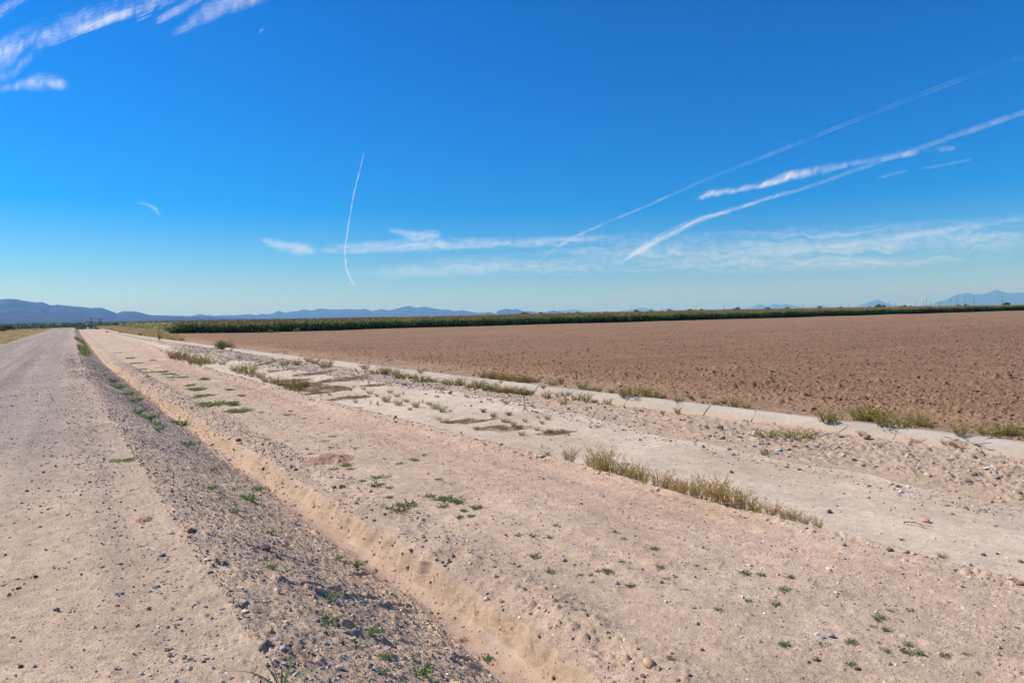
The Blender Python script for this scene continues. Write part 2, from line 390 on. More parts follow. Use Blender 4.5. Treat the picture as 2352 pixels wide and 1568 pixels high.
def soil_col(k, t, X, Y):
    n = fbm(X*.7, Y*.7, 200+k, 4); n2 = fbm(X*3, Y*3, 210+k, 3)
    v = (1+.13*n+.11*n2+.06*fbm(X*11, Y*11, 220+k, 2))[..., None]
    if k == 0:
        c = lerp3(rgb(.40, .31, .22), rgb(.27, .24, .14), sstep(-.3, .5, fbm(X*.15, Y*.15, 230, 3)))
    elif k == 1:
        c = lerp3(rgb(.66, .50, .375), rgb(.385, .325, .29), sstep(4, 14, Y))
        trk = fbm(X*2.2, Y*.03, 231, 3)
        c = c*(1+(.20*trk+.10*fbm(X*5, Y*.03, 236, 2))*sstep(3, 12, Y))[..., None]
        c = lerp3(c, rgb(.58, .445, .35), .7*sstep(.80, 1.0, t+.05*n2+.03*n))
    elif k == 2:
        c = lerp3(rgb(.72, .535, .385), rgb(.70, .51, .36), sstep(.2, .8, t))
        c = lerp3(c, rgb(.55, .435, .355), sstep(7, 16, Y)*.8)
        c = lerp3(rgb(.62, .47, .36), c, sstep(0, .30, t+.12*n2+.10*n))
    elif k == 3:
        c = lerp3(rgb(.55, .40, .31), rgb(.44, .35, .30), .6*sstep(.1, .6, fbm(X*2.5, Y*1.1, 232, 3)))
    elif k == 4:
        c = lerp3(rgb(.51, .378, .282), rgb(.51, .39, .30), t)
    elif k == 5:
        w = t*(bx(6, Y)-bx(5, Y)); v6 = bx(6, Y)-X
        c = np.broadcast_to(rgb(.60, .455, .35), X.shape+(3,)).copy()
        c = lerp3(c, rgb(.42, .33, .28), (.7+.25*sstep(10, 20, Y))*np.exp(-((w-.24)/.25)**2)*sstep(-.4, .3, n))
        c = lerp3(c, rgb(.60, .43, .325), .75*sstep(1.9, 1.1, v6)*sstep(0, .2, v6))
        c = lerp3(c, rgb(.66, .52, .42), .5*sstep(.1, .5, fbm(X*.9, Y*.3, 233, 3)))
    elif k == 6:
        c = np.broadcast_to(rgb(.46, .345, .28), X.shape+(3,)).copy()
    elif k == 7:
        c = lerp3(rgb(.68, .565, .465), rgb(.60, .475, .38), sstep(-.1, .5, fbm(X*.8, Y*.35, 234, 4)))
    elif k in (8, 9):
        c = lerp3(rgb(.53, .40, .305), rgb(.47, .365, .295), sstep(-.3, .4, n))
        c = lerp3(c, rgb(.42, .35, .30), sstep(14, 26, Y)*.7)
    else:
        w = X-bx(12, Y)
        c = lerp3(rgb(.45, .31, .215), rgb(.292, .18, .111), sstep(.3, 4.5, w+1.5*n))
        c = c*(1+.10*fbm(X*.025, Y*.55, 237, 3))[..., None]
        c = lerp3(c, rgb(.338, .214, .136), .5*sstep(-.2, .5, fbm(X*.08, Y*.2, 235, 3)))
    c = c*v
    if k in (6, 7, 8): c = lerp3(c, rgb(.20, .12, .065), .95*stain(X, Y))
    c = c*np.array((.775, .755, .70))
    return np.clip(c, .02, .8)

YR = np.concatenate((np.arange(-5, .6, .10), np.geomspace(.6, 90, 1150), np.geomspace(90, 420, 200)[1:]))
NC = {0: 80, 1: 230, 2: 150, 3: 34, 4: 44, 5: 270, 6: 34, 7: 120, 8: 110, 9: 14}
def tcols(k):
    n = NC[k]; t = np.linspace(0, 1, n)
    if k == 1: t = 1-(1-t)**1.6          # denser towards the camera's side
    if k == 0: t = 1-(1-t)**2.5
    return t
edge_z = {}
for k in range(1, 10):
    xb = bx(k, YR); za = zone_z(k-1, np.ones_like(YR), xb, YR); zb = zone_z(k, np.zeros_like(YR), xb, YR)
    edge_z[k] = .5*(za+zb)
edge_z[10] = zone_z(9, np.ones_like(YR), bx(10, YR), YR)
edge_z[0] = np.full(len(YR), -3.3)
def zone_grid(k):
    t = tcols(k); T, Yg = np.meshgrid(t, YR)
    a = bx(k, YR)[:, None]; b = bx(k+1, YR)[:, None]
    X = a+(b-a)*T
    Z = zone_z(k, T, X, Yg)
    wdt = {1: .06, 2: .05, 5: .05, 7: .05, 8: .06, 0: .02}.get(k, .12)
    Z = Z+(edge_z[k]-Z[:, 0])[:, None]*np.clip(1-T/wdt, 0, 1)+(edge_z[k+1]-Z[:, -1])[:, None]*np.clip(1-(1-T)/wdt, 0, 1)
    return T, X, Yg, Z
def ground_mesh(name, zones, mat):
    Vs, Qs, Cs, n = [], [], [], 0
    for k in zones:
        T, X, Yg, Z = zone_grid(k)
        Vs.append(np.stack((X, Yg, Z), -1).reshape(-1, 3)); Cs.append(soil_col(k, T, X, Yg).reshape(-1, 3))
        Qs.append(grid_quads(*X.shape)+n); n += X.size
    return tag(link(name, mesh_np(name, np.concatenate(Vs), np.concatenate(Qs), col=np.concatenate(Cs), smooth=True), mat), kind='structure')
ground_mesh('roadside_ground', [0], M['verge'])
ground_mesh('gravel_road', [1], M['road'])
ground_mesh('road_embankment', [2], M['slope'])
ground_mesh('drainage_trench', [3, 4], M['trench'])
ground_mesh('dirt_path', [5, 6], M['strip'])
ground_mesh('sandy_wash_ground', [7], M['wash'])
ground_mesh('rubble_bank_ground', [8, 9], M['bank'])

# ploughed field
yr = [-4.]
while yr[-1] < 146: yr.append(yr[-1]+max(.035, .0016*max(yr[-1], 0)+.02, .00006*max(yr[-1], 0)**2))
yr = np.array(yr+list(np.arange(150, 336, 5)))
wc = np.concatenate(([0, .02], np.geomspace(.05, 2, 70), 2+np.geomspace(.03, 470, 900)))
W_, Yf = np.meshgrid(wc, yr)
Xf = bx(12, yr)[:, None]+W_
Zf = zone_z(12, W_*0, Xf, Yf)
Cf_ = soil_col(12, W_, Xf, Yf)
tag(link('ploughed_field', mesh_np('ploughed_field', np.stack((Xf, Yf, Zf), -1), grid_quads(*Xf.shape), col=Cf_.reshape(-1, 3), smooth=True), M['field']), kind='structure')
del W_, Yf, Xf, Zf, Cf_

# plain out to the horizon
def plain_mat():
    m = bpy.data.materials.new('desert_plain'); nt = NT(m)
    pos = nt.n('ShaderNodeNewGeometry').outputs['Position']
    a = nt.n('ShaderNodeTexNoise', {'Vector': pos, 'Scale': .012, 'Detail': 8., 'Roughness': .7}).outputs['Fac']
    b = nt.n('ShaderNodeTexNoise', {'Vector': pos, 'Scale': .0011, 'Detail': 6., 'Roughness': .6}).outputs['Fac']
    c = mix(nt, 1., ramp(nt, a, [(.38, (.10, .13, .06)), (.55, (.17, .18, .09)), (.70, (.36, .30, .19))]),
            ramp(nt, b, [(.35, (.75, .8, .75)), (.65, (1.2, 1.15, 1.05))]), 'MULTIPLY')
    s = nt.n('ShaderNodeBsdfPrincipled', {'Base Color': c, 'Roughness': 1., 'Specular IOR Level': 0.})
    nt.n('ShaderNodeOutputMaterial', {'Surface': s.outputs[0]})
    return m
rr = np.concatenate(([0], np.geomspace(40, 95000, 70))); th = np.linspace(0, 2*np.pi, 97)
Rg, Tg = np.meshgrid(rr, th)
pl = mesh_np('plain_ground', np.stack((Rg*np.sin(Tg), Rg*np.cos(Tg), np.full(Rg.shape, -3.25)), -1), grid_quads(*Rg.shape)[:, ::-1], smooth=True)
tag(link('plain_ground', pl, plain_mat()), kind='structure')

# ----------------------------------------------------------------- mountains
def mountain_mat(name, a, b):
    m = bpy.data.materials.new(name); nt = NT(m)
    pos = nt.n('ShaderNodeNewGeometry').outputs['Position']
    n = nt.n('ShaderNodeTexNoise', {'Vector': pos, 'Scale': .004, 'Detail': 8., 'Roughness': .65}).outputs['Fac']
    c = ramp(nt, n, [(.35, a), (.65, b)])
    s = nt.n('ShaderNodeBsdfPrincipled', {'Base Color': c, 'Roughness': 1., 'Specular IOR Level': 0.})
    nt.n('ShaderNodeOutputMaterial', {'Surface': s.outputs[0]})
    return m
def mountains(name, pts, D, Wd, mat, seed, spur=.5, step=2.):
    pts = np.array(pts, float)
    px = np.arange(pts[0, 0], pts[-1, 0], step)
    py = np.interp(px, pts[:, 0], pts[:, 1])
    d = ray(px, py); hd = np.hypot(d[:, 0], d[:, 1]); dirx, diry = d[:, 0]/hd, d[:, 1]/hd
    top = np.clip(EYE+D*d[:, 2]/hd+3.25, 3, None)
    sd = top.std()
    jag = .022*fbm(px*.3, px*0, seed, 4)
    s = np.concatenate((np.linspace(-1, 0, 34), np.linspace(0, 1, 14)[1:]))
    S, _ = np.meshgrid(s, px); A = np.abs(S)
    rad = D+S*Wd
    X = rad*dirx[:, None]; Y = rad*diry[:, None]
    rid = 1-np.abs(fbm(X/(Wd*.28), Y/(Wd*.28), seed+3, 5))*1.7
    prof = (1-A)**1.35
    Z = top[:, None]*(1+jag[:, None]*(1-A)**7)*prof*(1-spur*np.clip(4*A*(1-A), 0, 1)*(1-rid))
    Z = Z-3.3-6*(A > .999)
    me = mesh_np(name, np.stack((X, Y, Z), -1), grid_quads(*X.shape), smooth=True)
    return tag(link(name, me, mat), kind='structure')
g1 = lambda x, y: (x/3.75, 642.9+y/3.75)
g2 = lambda x, y: (548.8+x/3.75, 642.9+y/3.75)
g3 = lambda x, y: (1097.6+x/3.75, 642.9+y/3.75)
g4 = lambda x, y: (1724.8+x/3.334, 642.9+y/3.334)
mm = mountain_mat('mountain_rock', (.020, .026, .022), (.075, .065, .052))
lp = [(-500, 150), (-250, 172), (0, 168), (40, 165), (120, 162), (200, 178), (260, 187), (320, 193), (360, 188), (400, 205), (430, 218), (490, 213), (550, 218), (620, 225), (700, 232), (780, 242),
      (870, 238), (930, 258), (1010, 287), (1060, 268), (1120, 270), (1180, 273), (1250, 292), (1300, 303), (1500, 307), (1660, 312), (1900, 318), (2200, 332), (2500, 350)]
mountains('near_mountain_range', [g1(*p) for p in lp], 15000., 5500., mm, 301, .55)
cp = [g1(*p) for p in [(1400, 345), (1560, 318), (1660, 308), (1720, 291), (1770, 303), (1800, 300), (1850, 307), (1930, 303), (2050, 303)]]+[g2(*p) for p in
      [(0, 300), (40, 298), (90, 292), (150, 303), (190, 290), (240, 296), (290, 288), (340, 265), (400, 282), (480, 267), (500, 270), (550, 253), (630, 263), (690, 245), (790, 252), (860, 255), (930, 247),
       (1000, 256), (1090, 248), (1150, 268), (1220, 250), (1290, 262), (1350, 250), (1400, 235), (1460, 222), (1530, 240), (1600, 228), (1650, 240), (1750, 255), (1800, 255), (1850, 268), (1920, 260),
       (2000, 275), (2080, 283)]]+[g3(*p) for p in [(20, 283), (100, 275), (150, 290), (175, 262), (250, 247), (290, 255), (330, 248), (390, 268), (450, 268), (500, 278), (590, 275), (650, 262), (700, 270), (760, 285), (900, 310)]]
mountains('middle_mountain_range', cp, 26000., 5000., mm, 311, .6, 1.5)
fp = [g3(*p) for p in [(400, 300), (560, 282), (700, 270), (780, 258), (830, 250), (880, 262), (960, 272), (1060, 268), (1200, 272), (1290, 260), (1360, 245), (1430, 238), (1480, 250), (1540, 258), (1600, 252), (1640, 245), (1700, 258)]]+[
      g4(*p) for p in [(-40, 215), (0, 210), (70, 185), (120, 200), (185, 182), (230, 190), (280, 187), (380, 205), (480, 205), (540, 192), (600, 205), (800, 205), (840, 190), (900, 172), (970, 150), (1020, 172), (1070, 188), (1200, 200),
                       (1380, 190), (1430, 165), (1500, 150), (1570, 115), (1660, 98), (1720, 110), (1790, 105), (1880, 75), (1960, 100), (2091, 95), (2300, 105), (2600, 140)]]
mountains('far_mountain_range', fp, 52000., 7500., mm, 321, .5, 1.5)

# ----------------------------------------------------------------- haze: one closed box of even air
def haze():
    s = Soup(); x, y, z0, z1 = 80000., 80000., -4.3, 1130.
    s.box((0, 0, (z0+z1)/2), (x, y, (z1-z0)/2), (1, 1, 1))
    m = bpy.data.materials.new('hazy_air'); nt = NT(m)
    v = nt.n('ShaderNodeVolumePrincipled', {'Color': (.17, .42, 1., 1), 'Absorption Color': (.80, 1, 1, 1), 'Density': HAZE_DENS, 'Anisotropy': .1})
    nt.n('ShaderNodeOutputMaterial', {'Volume': v.outputs[0]})
    o = link('haze', s.mesh('haze'), m); tag(o, kind='stuff')
    o.display_type = 'WIRE'
HAZE_DENS = 6e-5
haze()

# ----------------------------------------------------------------- sun, sky, moon
SUN_EL, SUN_AZ = R(44), R(-46)      # elevation; angle from +Y (west) towards -X (south)
sv = Vector((math.sin(SUN_AZ)*math.cos(SUN_EL), math.cos(SUN_AZ)*math.cos(SUN_EL), math.sin(SUN_EL)))
ld = bpy.data.lights.new('sun', 'SUN'); ld.energy = 5.0; ld.angle = R(.53); ld.color = (1., .93, .85)
lo = bpy.data.objects.new('sun', ld); COL.objects.link(lo); lo.rotation_euler = sv.to_track_quat('Z', 'Y').to_euler()
w = bpy.data.worlds.new('World'); SC.world = w; w.use_nodes = True
wt = w.node_tree; wt.nodes.clear()
sky = wt.nodes.new('ShaderNodeTexSky'); sky.sky_type = 'NISHITA'; sky.sun_disc = False
sky.sun_elevation = SUN_EL; sky.sun_rotation = SUN_AZ
sky.altitude = 500; sky.air_density = 1.3; sky.dust_density = 0.0; sky.ozone_density = 4.5
hs = wt.nodes.new('ShaderNodeHueSaturation'); hs.inputs['Saturation'].default_value = 1.25; hs.inputs['Hue'].default_value = .493
bg = wt.nodes.new('ShaderNodeBackground'); bg.inputs['Strength'].default_value = .06
ow = wt.nodes.new('ShaderNodeOutputWorld')
tint = wt.nodes.new('ShaderNodeMix'); tint.data_type = 'RGBA'; tint.blend_type = 'MULTIPLY'; tint.inputs[0].default_value = 1
tint.inputs[7].default_value = (.60, .705, 1.0, 1)
wt.links.new(sky.outputs[0], tint.inputs[6]); gm = wt.nodes.new('ShaderNodeGamma'); gm.inputs['Gamma'].default_value = 1.3
wt.links.new(tint.outputs[2], gm.inputs['Color']); wt.links.new(gm.outputs[0], hs.inputs['Color']); wt.links.new(hs.outputs[0], bg.inputs['Color']); wt.links.new(bg.outputs[0], ow.inputs['Surface'])

def moon():
    d = ray(605, 76); d /= np.linalg.norm(d); D = 300000.
    # the sunlit face that is turned to us: a crescent shell of the globe
    rad = D*math.tan(R(.27)); s_ = np.array(sv); n2 = -d
    ax = np.cross(n2, s_); ax /= np.linalg.norm(ax)          # line through the two horns
    e1 = np.cross(ax, n2); e1 /= np.linalg.norm(e1)          # towards the sun, across the line of sight
    phi0 = math.pi/2-math.acos(float(np.clip(n2@s_, -1, 1)))  # terminator
    ph = np.linspace(-phi0, math.pi/2, 9); la = np.linspace(-1.5, 1.5, 33)
    PH, LA = np.meshgrid(ph, la)
    N = np.cos(LA)[..., None]*(np.cos(PH)[..., None]*n2+np.sin(PH)[..., None]*e1)+np.sin(LA)[..., None]*ax
    V = d*D+rad*N
    V2 = d*D+rad*.97*N
    nq = grid_quads(*PH.shape)
    me = mesh_np('moon', np.concatenate((V.reshape(-1, 3), V2.reshape(-1, 3))), np.concatenate((nq, nq[:, ::-1]+PH.size)), smooth=True)
    o = link('moon', me)
    m = bpy.data.materials.new('moon_rock'); nt = NT(m)
    nz = nt.n('ShaderNodeTexNoise', {'Vector': nt.n('ShaderNodeTexCoord').outputs['Object'], 'Scale': .001, 'Detail': 4.}).outputs['Fac']
    df = nt.n('ShaderNodeBsdfDiffuse', {'Color': ramp(nt, nz, [(.3, (.07, .07, .068)), (.7, (.15, .15, .145))])}).outputs[0]
    tr = nt.n('ShaderNodeBsdfTransparent').outputs[0]
    nt.n('ShaderNodeOutputMaterial', {'Surface': nt.n('ShaderNodeAddShader', {0: df, 1: tr}).outputs[0]})
    o.data.materials.append(m)
    tag(o, 'thin pale crescent moon high in the blue sky below the big cirrus streak', 'moon')
moon()

# ----------------------------------------------------------------- clouds and vapour trails at cirrus height
def cloud_mat(name, c):
    m = bpy.data.materials.new(name); nt = NT(m)
    a = nt.n('ShaderNodeAttribute', attribute_name='dens').outputs['Fac']
    d = nt.n('ShaderNodeBsdfDiffuse', {'Color': (*c, 1)}).outputs[0]
    t = nt.n('ShaderNodeBsdfTranslucent', {'Color': (*c, 1)}).outputs[0]
    b = nt.n('ShaderNodeMixShader', {0: .75, 1: d, 2: t}).outputs[0]
    x = nt.n('ShaderNodeMixShader', {0: a, 1: nt.n('ShaderNodeBsdfTransparent').outputs[0], 2: b}).outputs[0]
    nt.n('ShaderNodeOutputMaterial', {'Surface': x})
    return m
M['cloud'] = cloud_mat('ice_cloud', (.95, .93, .88))
VT = 'vapour trail'
def cloud(name, label, cat, pts, dens, seed, alt=None, stretch=(.010, .06), rough=.9, edge=.35, thick=120., tilt=0., comb=0., group=None, nl=None, nw=None, parent=None, curd=2):
    """an ice-cloud sheet. pts: (x, y, half width up, half width down) along its centre line, as seen in the photo"""
    alt = alt or (8200.+(seed-420)*170 if cat == VT else 9200.+(seed-400)*170)      # each sheet at a height of its own
    P = np.array([tuple(q) if len(q) == 5 else tuple(q)+(1.,) for q in pts], float)
    seg = np.concatenate(([0], np.cumsum(np.hypot(np.diff(P[:, 0]), np.diff(P[:, 1])))))
    L = seg[-1]; nl = nl or int(L/2)+6
    l = np.linspace(0, L, nl)
    # smooth centre line
    def sm(v):
        v = np.interp(l, seg, v); k = max(3, nl//(4*len(P))*2+1); h = np.hanning(k+2)[1:-1]; h /= h.sum()
        return np.convolve(np.pad(v, k//2, mode='edge'), h, 'valid')[:nl]
    cx, cy, wu, wd_, dk = (np.interp(l, seg, P[:, i]) for i in range(5))
    if len(P) > 2: cx, cy, wu, wd_ = sm(P[:, 0]), sm(P[:, 1]), sm(P[:, 2]), sm(P[:, 3])
    tx, ty = np.gradient(cx), np.gradient(cy); q = np.hypot(tx, ty); tx, ty = tx/q, ty/q
    nw = nw or int((wu+wd_).max()/1.6)+7
    v = np.linspace(-1, 1, nw)
    Lg, Vg = np.meshgrid(l, v, indexing='ij')
    off = np.where(Vg < 0, Vg*wu[:, None], Vg*wd_[:, None])
    px = cx[:, None]-ty[:, None]*off; py = cy[:, None]+tx[:, None]*off
    wrp = fbm(px*.02, py*.02, seed+30, 3)*14
    n = fbm(Lg*stretch[0]+off*tilt+wrp*stretch[0], (off+wrp)*stretch[1]+Lg*stretch[0]*.3, seed, 7, .68)
    n2 = fbm((px+wrp)*.05, (py+wrp)*.05, seed+9, 6, .70)
    av = np.abs(Vg)
    e = np.clip(1-av, 0, 1)**(.35+edge*.6)
    e = e*sstep(-.85+av*.75, .75, n+.28*n2+.12)*1.45
    fd = 22./L if cat == VT else .16
    e = e*sstep(0, fd, Lg/L)*sstep(1, 1-fd, Lg/L)
    if comb:
        cb = np.zeros_like(n); am = 1.
        for q_, fr in enumerate((.045, .10, .22)):       # fine fibres lying across the streak
            cb += am*(1-3.2*np.abs(fbm((Lg+off*1.1+wrp*1.5)*fr, (off-.4*Lg)*.006*(q_+1), seed+21+q_, 2))); am *= .7
        e = e*np.clip(1-comb+comb*(.55+.55*cb), .05, 1.9)
    dn = dens*dk[:, None]*e*np.clip(1-rough*.5+rough*(n*.9+n2*.7), 0, 1.5)
    dn[[0, -1], :] = 0; dn[:, [0, -1]] = 0
    d = ray(px, py); k = (alt-EYE)/np.maximum(d[..., 2], .012)
    Pw = d*k[..., None]+np.array((0, 0, EYE))
    Pt = Pw.copy(); Pt[..., 2] += thick
    nq = grid_quads(*px.shape); N = px.size
    ij = lambda i, j: i*nw+j
    rim = [ij(0, j) for j in range(nw)]+[ij(i, nw-1) for i in range(1, nl)]+[ij(nl-1, j) for j in range(nw-2, -1, -1)]+[ij(i, 0) for i in range(nl-2, 0, -1)]
    sides = [(a, b, b+N, a+N) for a, b in zip(rim, rim[1:]+rim[:1])]
    Q = np.concatenate((nq, nq[:, ::-1]+N, np.array(sides)))
    al = np.clip(dn, 0, .97); al = np.concatenate((al.ravel()*.6, al.ravel()*.5))
    me = mesh_np(name, np.concatenate((Pw.reshape(-1, 3), Pt.reshape(-1, 3))), Q, smooth=True, attrs={'dens': al})
    o = link(name, me, M['cloud'], parent)
    o.visible_shadow = True
    return tag(o, label, cat, group)
CL = 'cirrus cloud'
cloud('cirrus_cloud', 'long feathery cirrus streak running up from the left edge of the sky', CL, [(-70, 165, 30, 45), (0, 135, 38, 60), (60, 98, 32, 45), (130, 84, 42, 18), (200, 62, 40, 14), (270, 42, 42, 10), (360, 10, 50, 16), (440, -25, 40, 14)], .54, 401, stretch=(.007, .06), rough=.7, comb=.6, tilt=.02)
cloud('cirrus_cloud', 'bright dense core at the lower edge of the long feathery cirrus streak', CL, [(160, 84, 6, 6), (210, 64, 12, 9), (262, 44, 14, 9), (310, 28, 8, 4)], .75, 402, stretch=(.012, .06), rough=.6, edge=.8)
cloud('cirrus_cloud', 'broad white cirrus streak tapering down to a point, left of the moon', CL, [(375, 92, 3, 3), (420, 74, 14, 7), (470, 48, 34, 9), (540, 18, 46, 14), (640, -20, 54, 18), (740, -60, 40, 16)], .72, 403, stretch=(.005, .045), rough=.6, edge=.6, comb=.2)
cloud('cirrus_cloud', 'faint feathery cirrus wisp beside the broad white streak', CL, [(350, 58, 4, 4), (400, 34, 14, 8), (450, 8, 20, 8), (500, -20, 16, 8)], .42, 404, stretch=(.007, .06), rough=.7, edge=.8, comb=.4)
cloud('cirrus_cloud', 'small short cirrus dash below the long feathery streak', CL, [(312, 50, 2, 2), (332, 42, 5, 3), (352, 33, 3, 2)], .5, 405, edge=.8)
cloud('cirrus_cloud', 'thin cirrus streak cut by the top left corner of the sky', CL, [(-40, 60, 10, 8), (0, 32, 12, 10), (40, 8, 12, 8), (90, -20, 10, 6)], .45, 406, stretch=(.007, .06), rough=.7, edge=.7, comb=.3)
cloud('cirrus_cloud', 'wispy white cirrus puff alone under the feathery streak', CL, [(-20, 212, 10, 8), (30, 204, 10, 8), (70, 197, 22, 16), (105, 192, 24, 26), (165, 200, 10, 8)], .55, 407, stretch=(.02, .05), rough=.9, edge=.6, comb=.5)
cloud('cirrus_cloud', 'small hook shaped cloud wisp alone above the left mountains', CL, [(308, 466, 2, 2), (335, 470, 4, 4), (356, 480, 7, 6), (368, 498, 4, 3)], .34, 408, rough=.8, edge=.9)
cloud('cirrus_cloud', 'tiny pale cloud dab low above the left mountains', CL, [(250, 583, 2, 2), (266, 585, 4, 3), (280, 584, 2, 2)], .25, 409, edge=.9)
cloud('cirrus_cloud', 'lens shaped pale cloud at the left end of the low band', CL, [(590, 552, 6, 4), (635, 562, 15, 15), (690, 570, 20, 20), (735, 576, 8, 10)], .36, 410, rough=.6, edge=.6)
cloud('cirrus_cloud', 'wedge shaped cloud tuft standing on the low cirrus band', CL, [(885, 527, 5, 3), (930, 536, 14, 14), (965, 545, 16, 26), (1020, 536, 8, 10)], .36, 411, rough=.6, edge=.8)
cloud('cirrus_cloud', 'long low cirrus band crossing behind the upright vapour trail', CL, [(700, 577, 5, 4), (790, 570, 14, 16), (900, 566, 18, 18), (1050, 560, 16, 18), (1220, 556, 14, 16), (1420, 545, 10, 10)], .36, 412, stretch=(.003, .10), rough=.6, edge=.5, tilt=.01)
cloud('cirrus_cloud', 'faint lowest cirrus band above the middle mountains', CL, [(730, 628, 4, 4), (900, 622, 22, 22), (1150, 612, 32, 28), (1400, 608, 34, 28), (1800, 612, 26, 20), (2200, 600, 16, 12)], .24, 413, stretch=(.0025, .14), rough=.8, edge=.6)
cloud('cirrus_cloud', 'wide veil of low cirrus across the right half of the sky', CL, [(1200, 578, 22, 18), (1420, 572, 40, 36), (1650, 576, 50, 44), (1900, 570, 54, 50), (2150, 560, 56, 56), (2440, 540, 66, 62)], .32, 414, stretch=(.0025, .06), rough=.6, edge=.5)
cloud('cirrus_cloud', 'thin faint cloud line high on the right veil', CL, [(1980, 560, 8, 6), (2180, 530, 12, 8), (2440, 490, 14, 8)], .22, 415, stretch=(.006, .1), edge=.8)
cloud('cirrus_cloud', 'faint cirrus trace low over the left mountains', CL, [(90, 682, 4, 4), (260, 676, 9, 6), (430, 670, 6, 5), (560, 668, 3, 3)], .12, 416, stretch=(.006, .1), edge=.8)
cloud('cirrus_cloud', 'short faint cloud dash beside the ragged old vapour trail', CL, [(2100, 392, 3, 3), (2160, 382, 6, 4), (2240, 366, 3, 2)], .20, 417, edge=.9)
cloud('cirrus_cloud', 'faint cloud smear under the ragged old vapour trail', CL, [(2010, 412, 2, 2), (2050, 402, 6, 4), (2090, 392, 3, 2)], .16, 418, edge=.9)
VT = 'vapour trail'
cloud('vapour_trail', 'ragged old vapour trail with torn puffs along its top', VT, [(1585, 466, 3, 3), (1630, 450, 14, 8), (1680, 443, 11, 7), (1740, 432, 13, 5), (1810, 414, 18, 5), (1890, 396, 16, 5), (1960, 380, 9, 3), (2040, 366, 12, 3), (2110, 354, 14, 3), (2200, 343, 4, 2)], .60, 420, stretch=(.016, .09), rough=1.0, edge=.5, comb=.45)
cloud('vapour_trail', 'broad vapour trail curving down into the low cirrus veil', VT, [(1425, 606, 2, 2), (1470, 576, 12, 10), (1520, 546, 12, 11), (1600, 508, 9, 8), (1700, 478, 5, 4), (1790, 450, 5, 4, .8), (1830, 440, 4, 4, .4), (1900, 417, 4, 3, .4), (1960, 395, 5, 4, .35), (2080, 354, 5, 4, .45), (2220, 306, 7, 6, .55), (2440, 232, 7, 6, .6)], .46, 421, stretch=(.006, .2), rough=.2, edge=.8)
cloud('vapour_trail', 'thin long vapour trail rising to the upper right of the sky', VT, [(1222, 616, 1.2, 1.2), (1262, 580, 3.6, 3.6), (1320, 544, 3.6, 3.6), (1400, 510, 2.8, 2.8), (1500, 468, 2.2, 2.2), (1620, 415, 2.2, 2.2, .8), (1760, 360, 2.2, 2.2, .55), (1950, 285, 2.2, 2.2, .45), (2150, 207, 2.2, 2.2, .28), (2440, 100, 2.2, 2.2, .15)], .40, 422, stretch=(.006, .2), rough=.15, edge=.9, nw=9)
cloud('vapour_trail', 'upright thin vapour trail with a kinked lower end', VT, [(838, 346, 1.2, 1.2), (826, 395, 2, 2), (812, 450, 2.2, 2.2), (800, 520, 2.4, 2.4), (793, 570, 2.6, 2.6), (792, 594, 3, 3), (796, 600, 3, 3), (793, 608, 3, 3), (799, 628, 4, 4), (808, 646, 4, 4), (824, 664, 2, 2)], .62, 423, stretch=(.008, .2), rough=.2, edge=.9, nw=9)

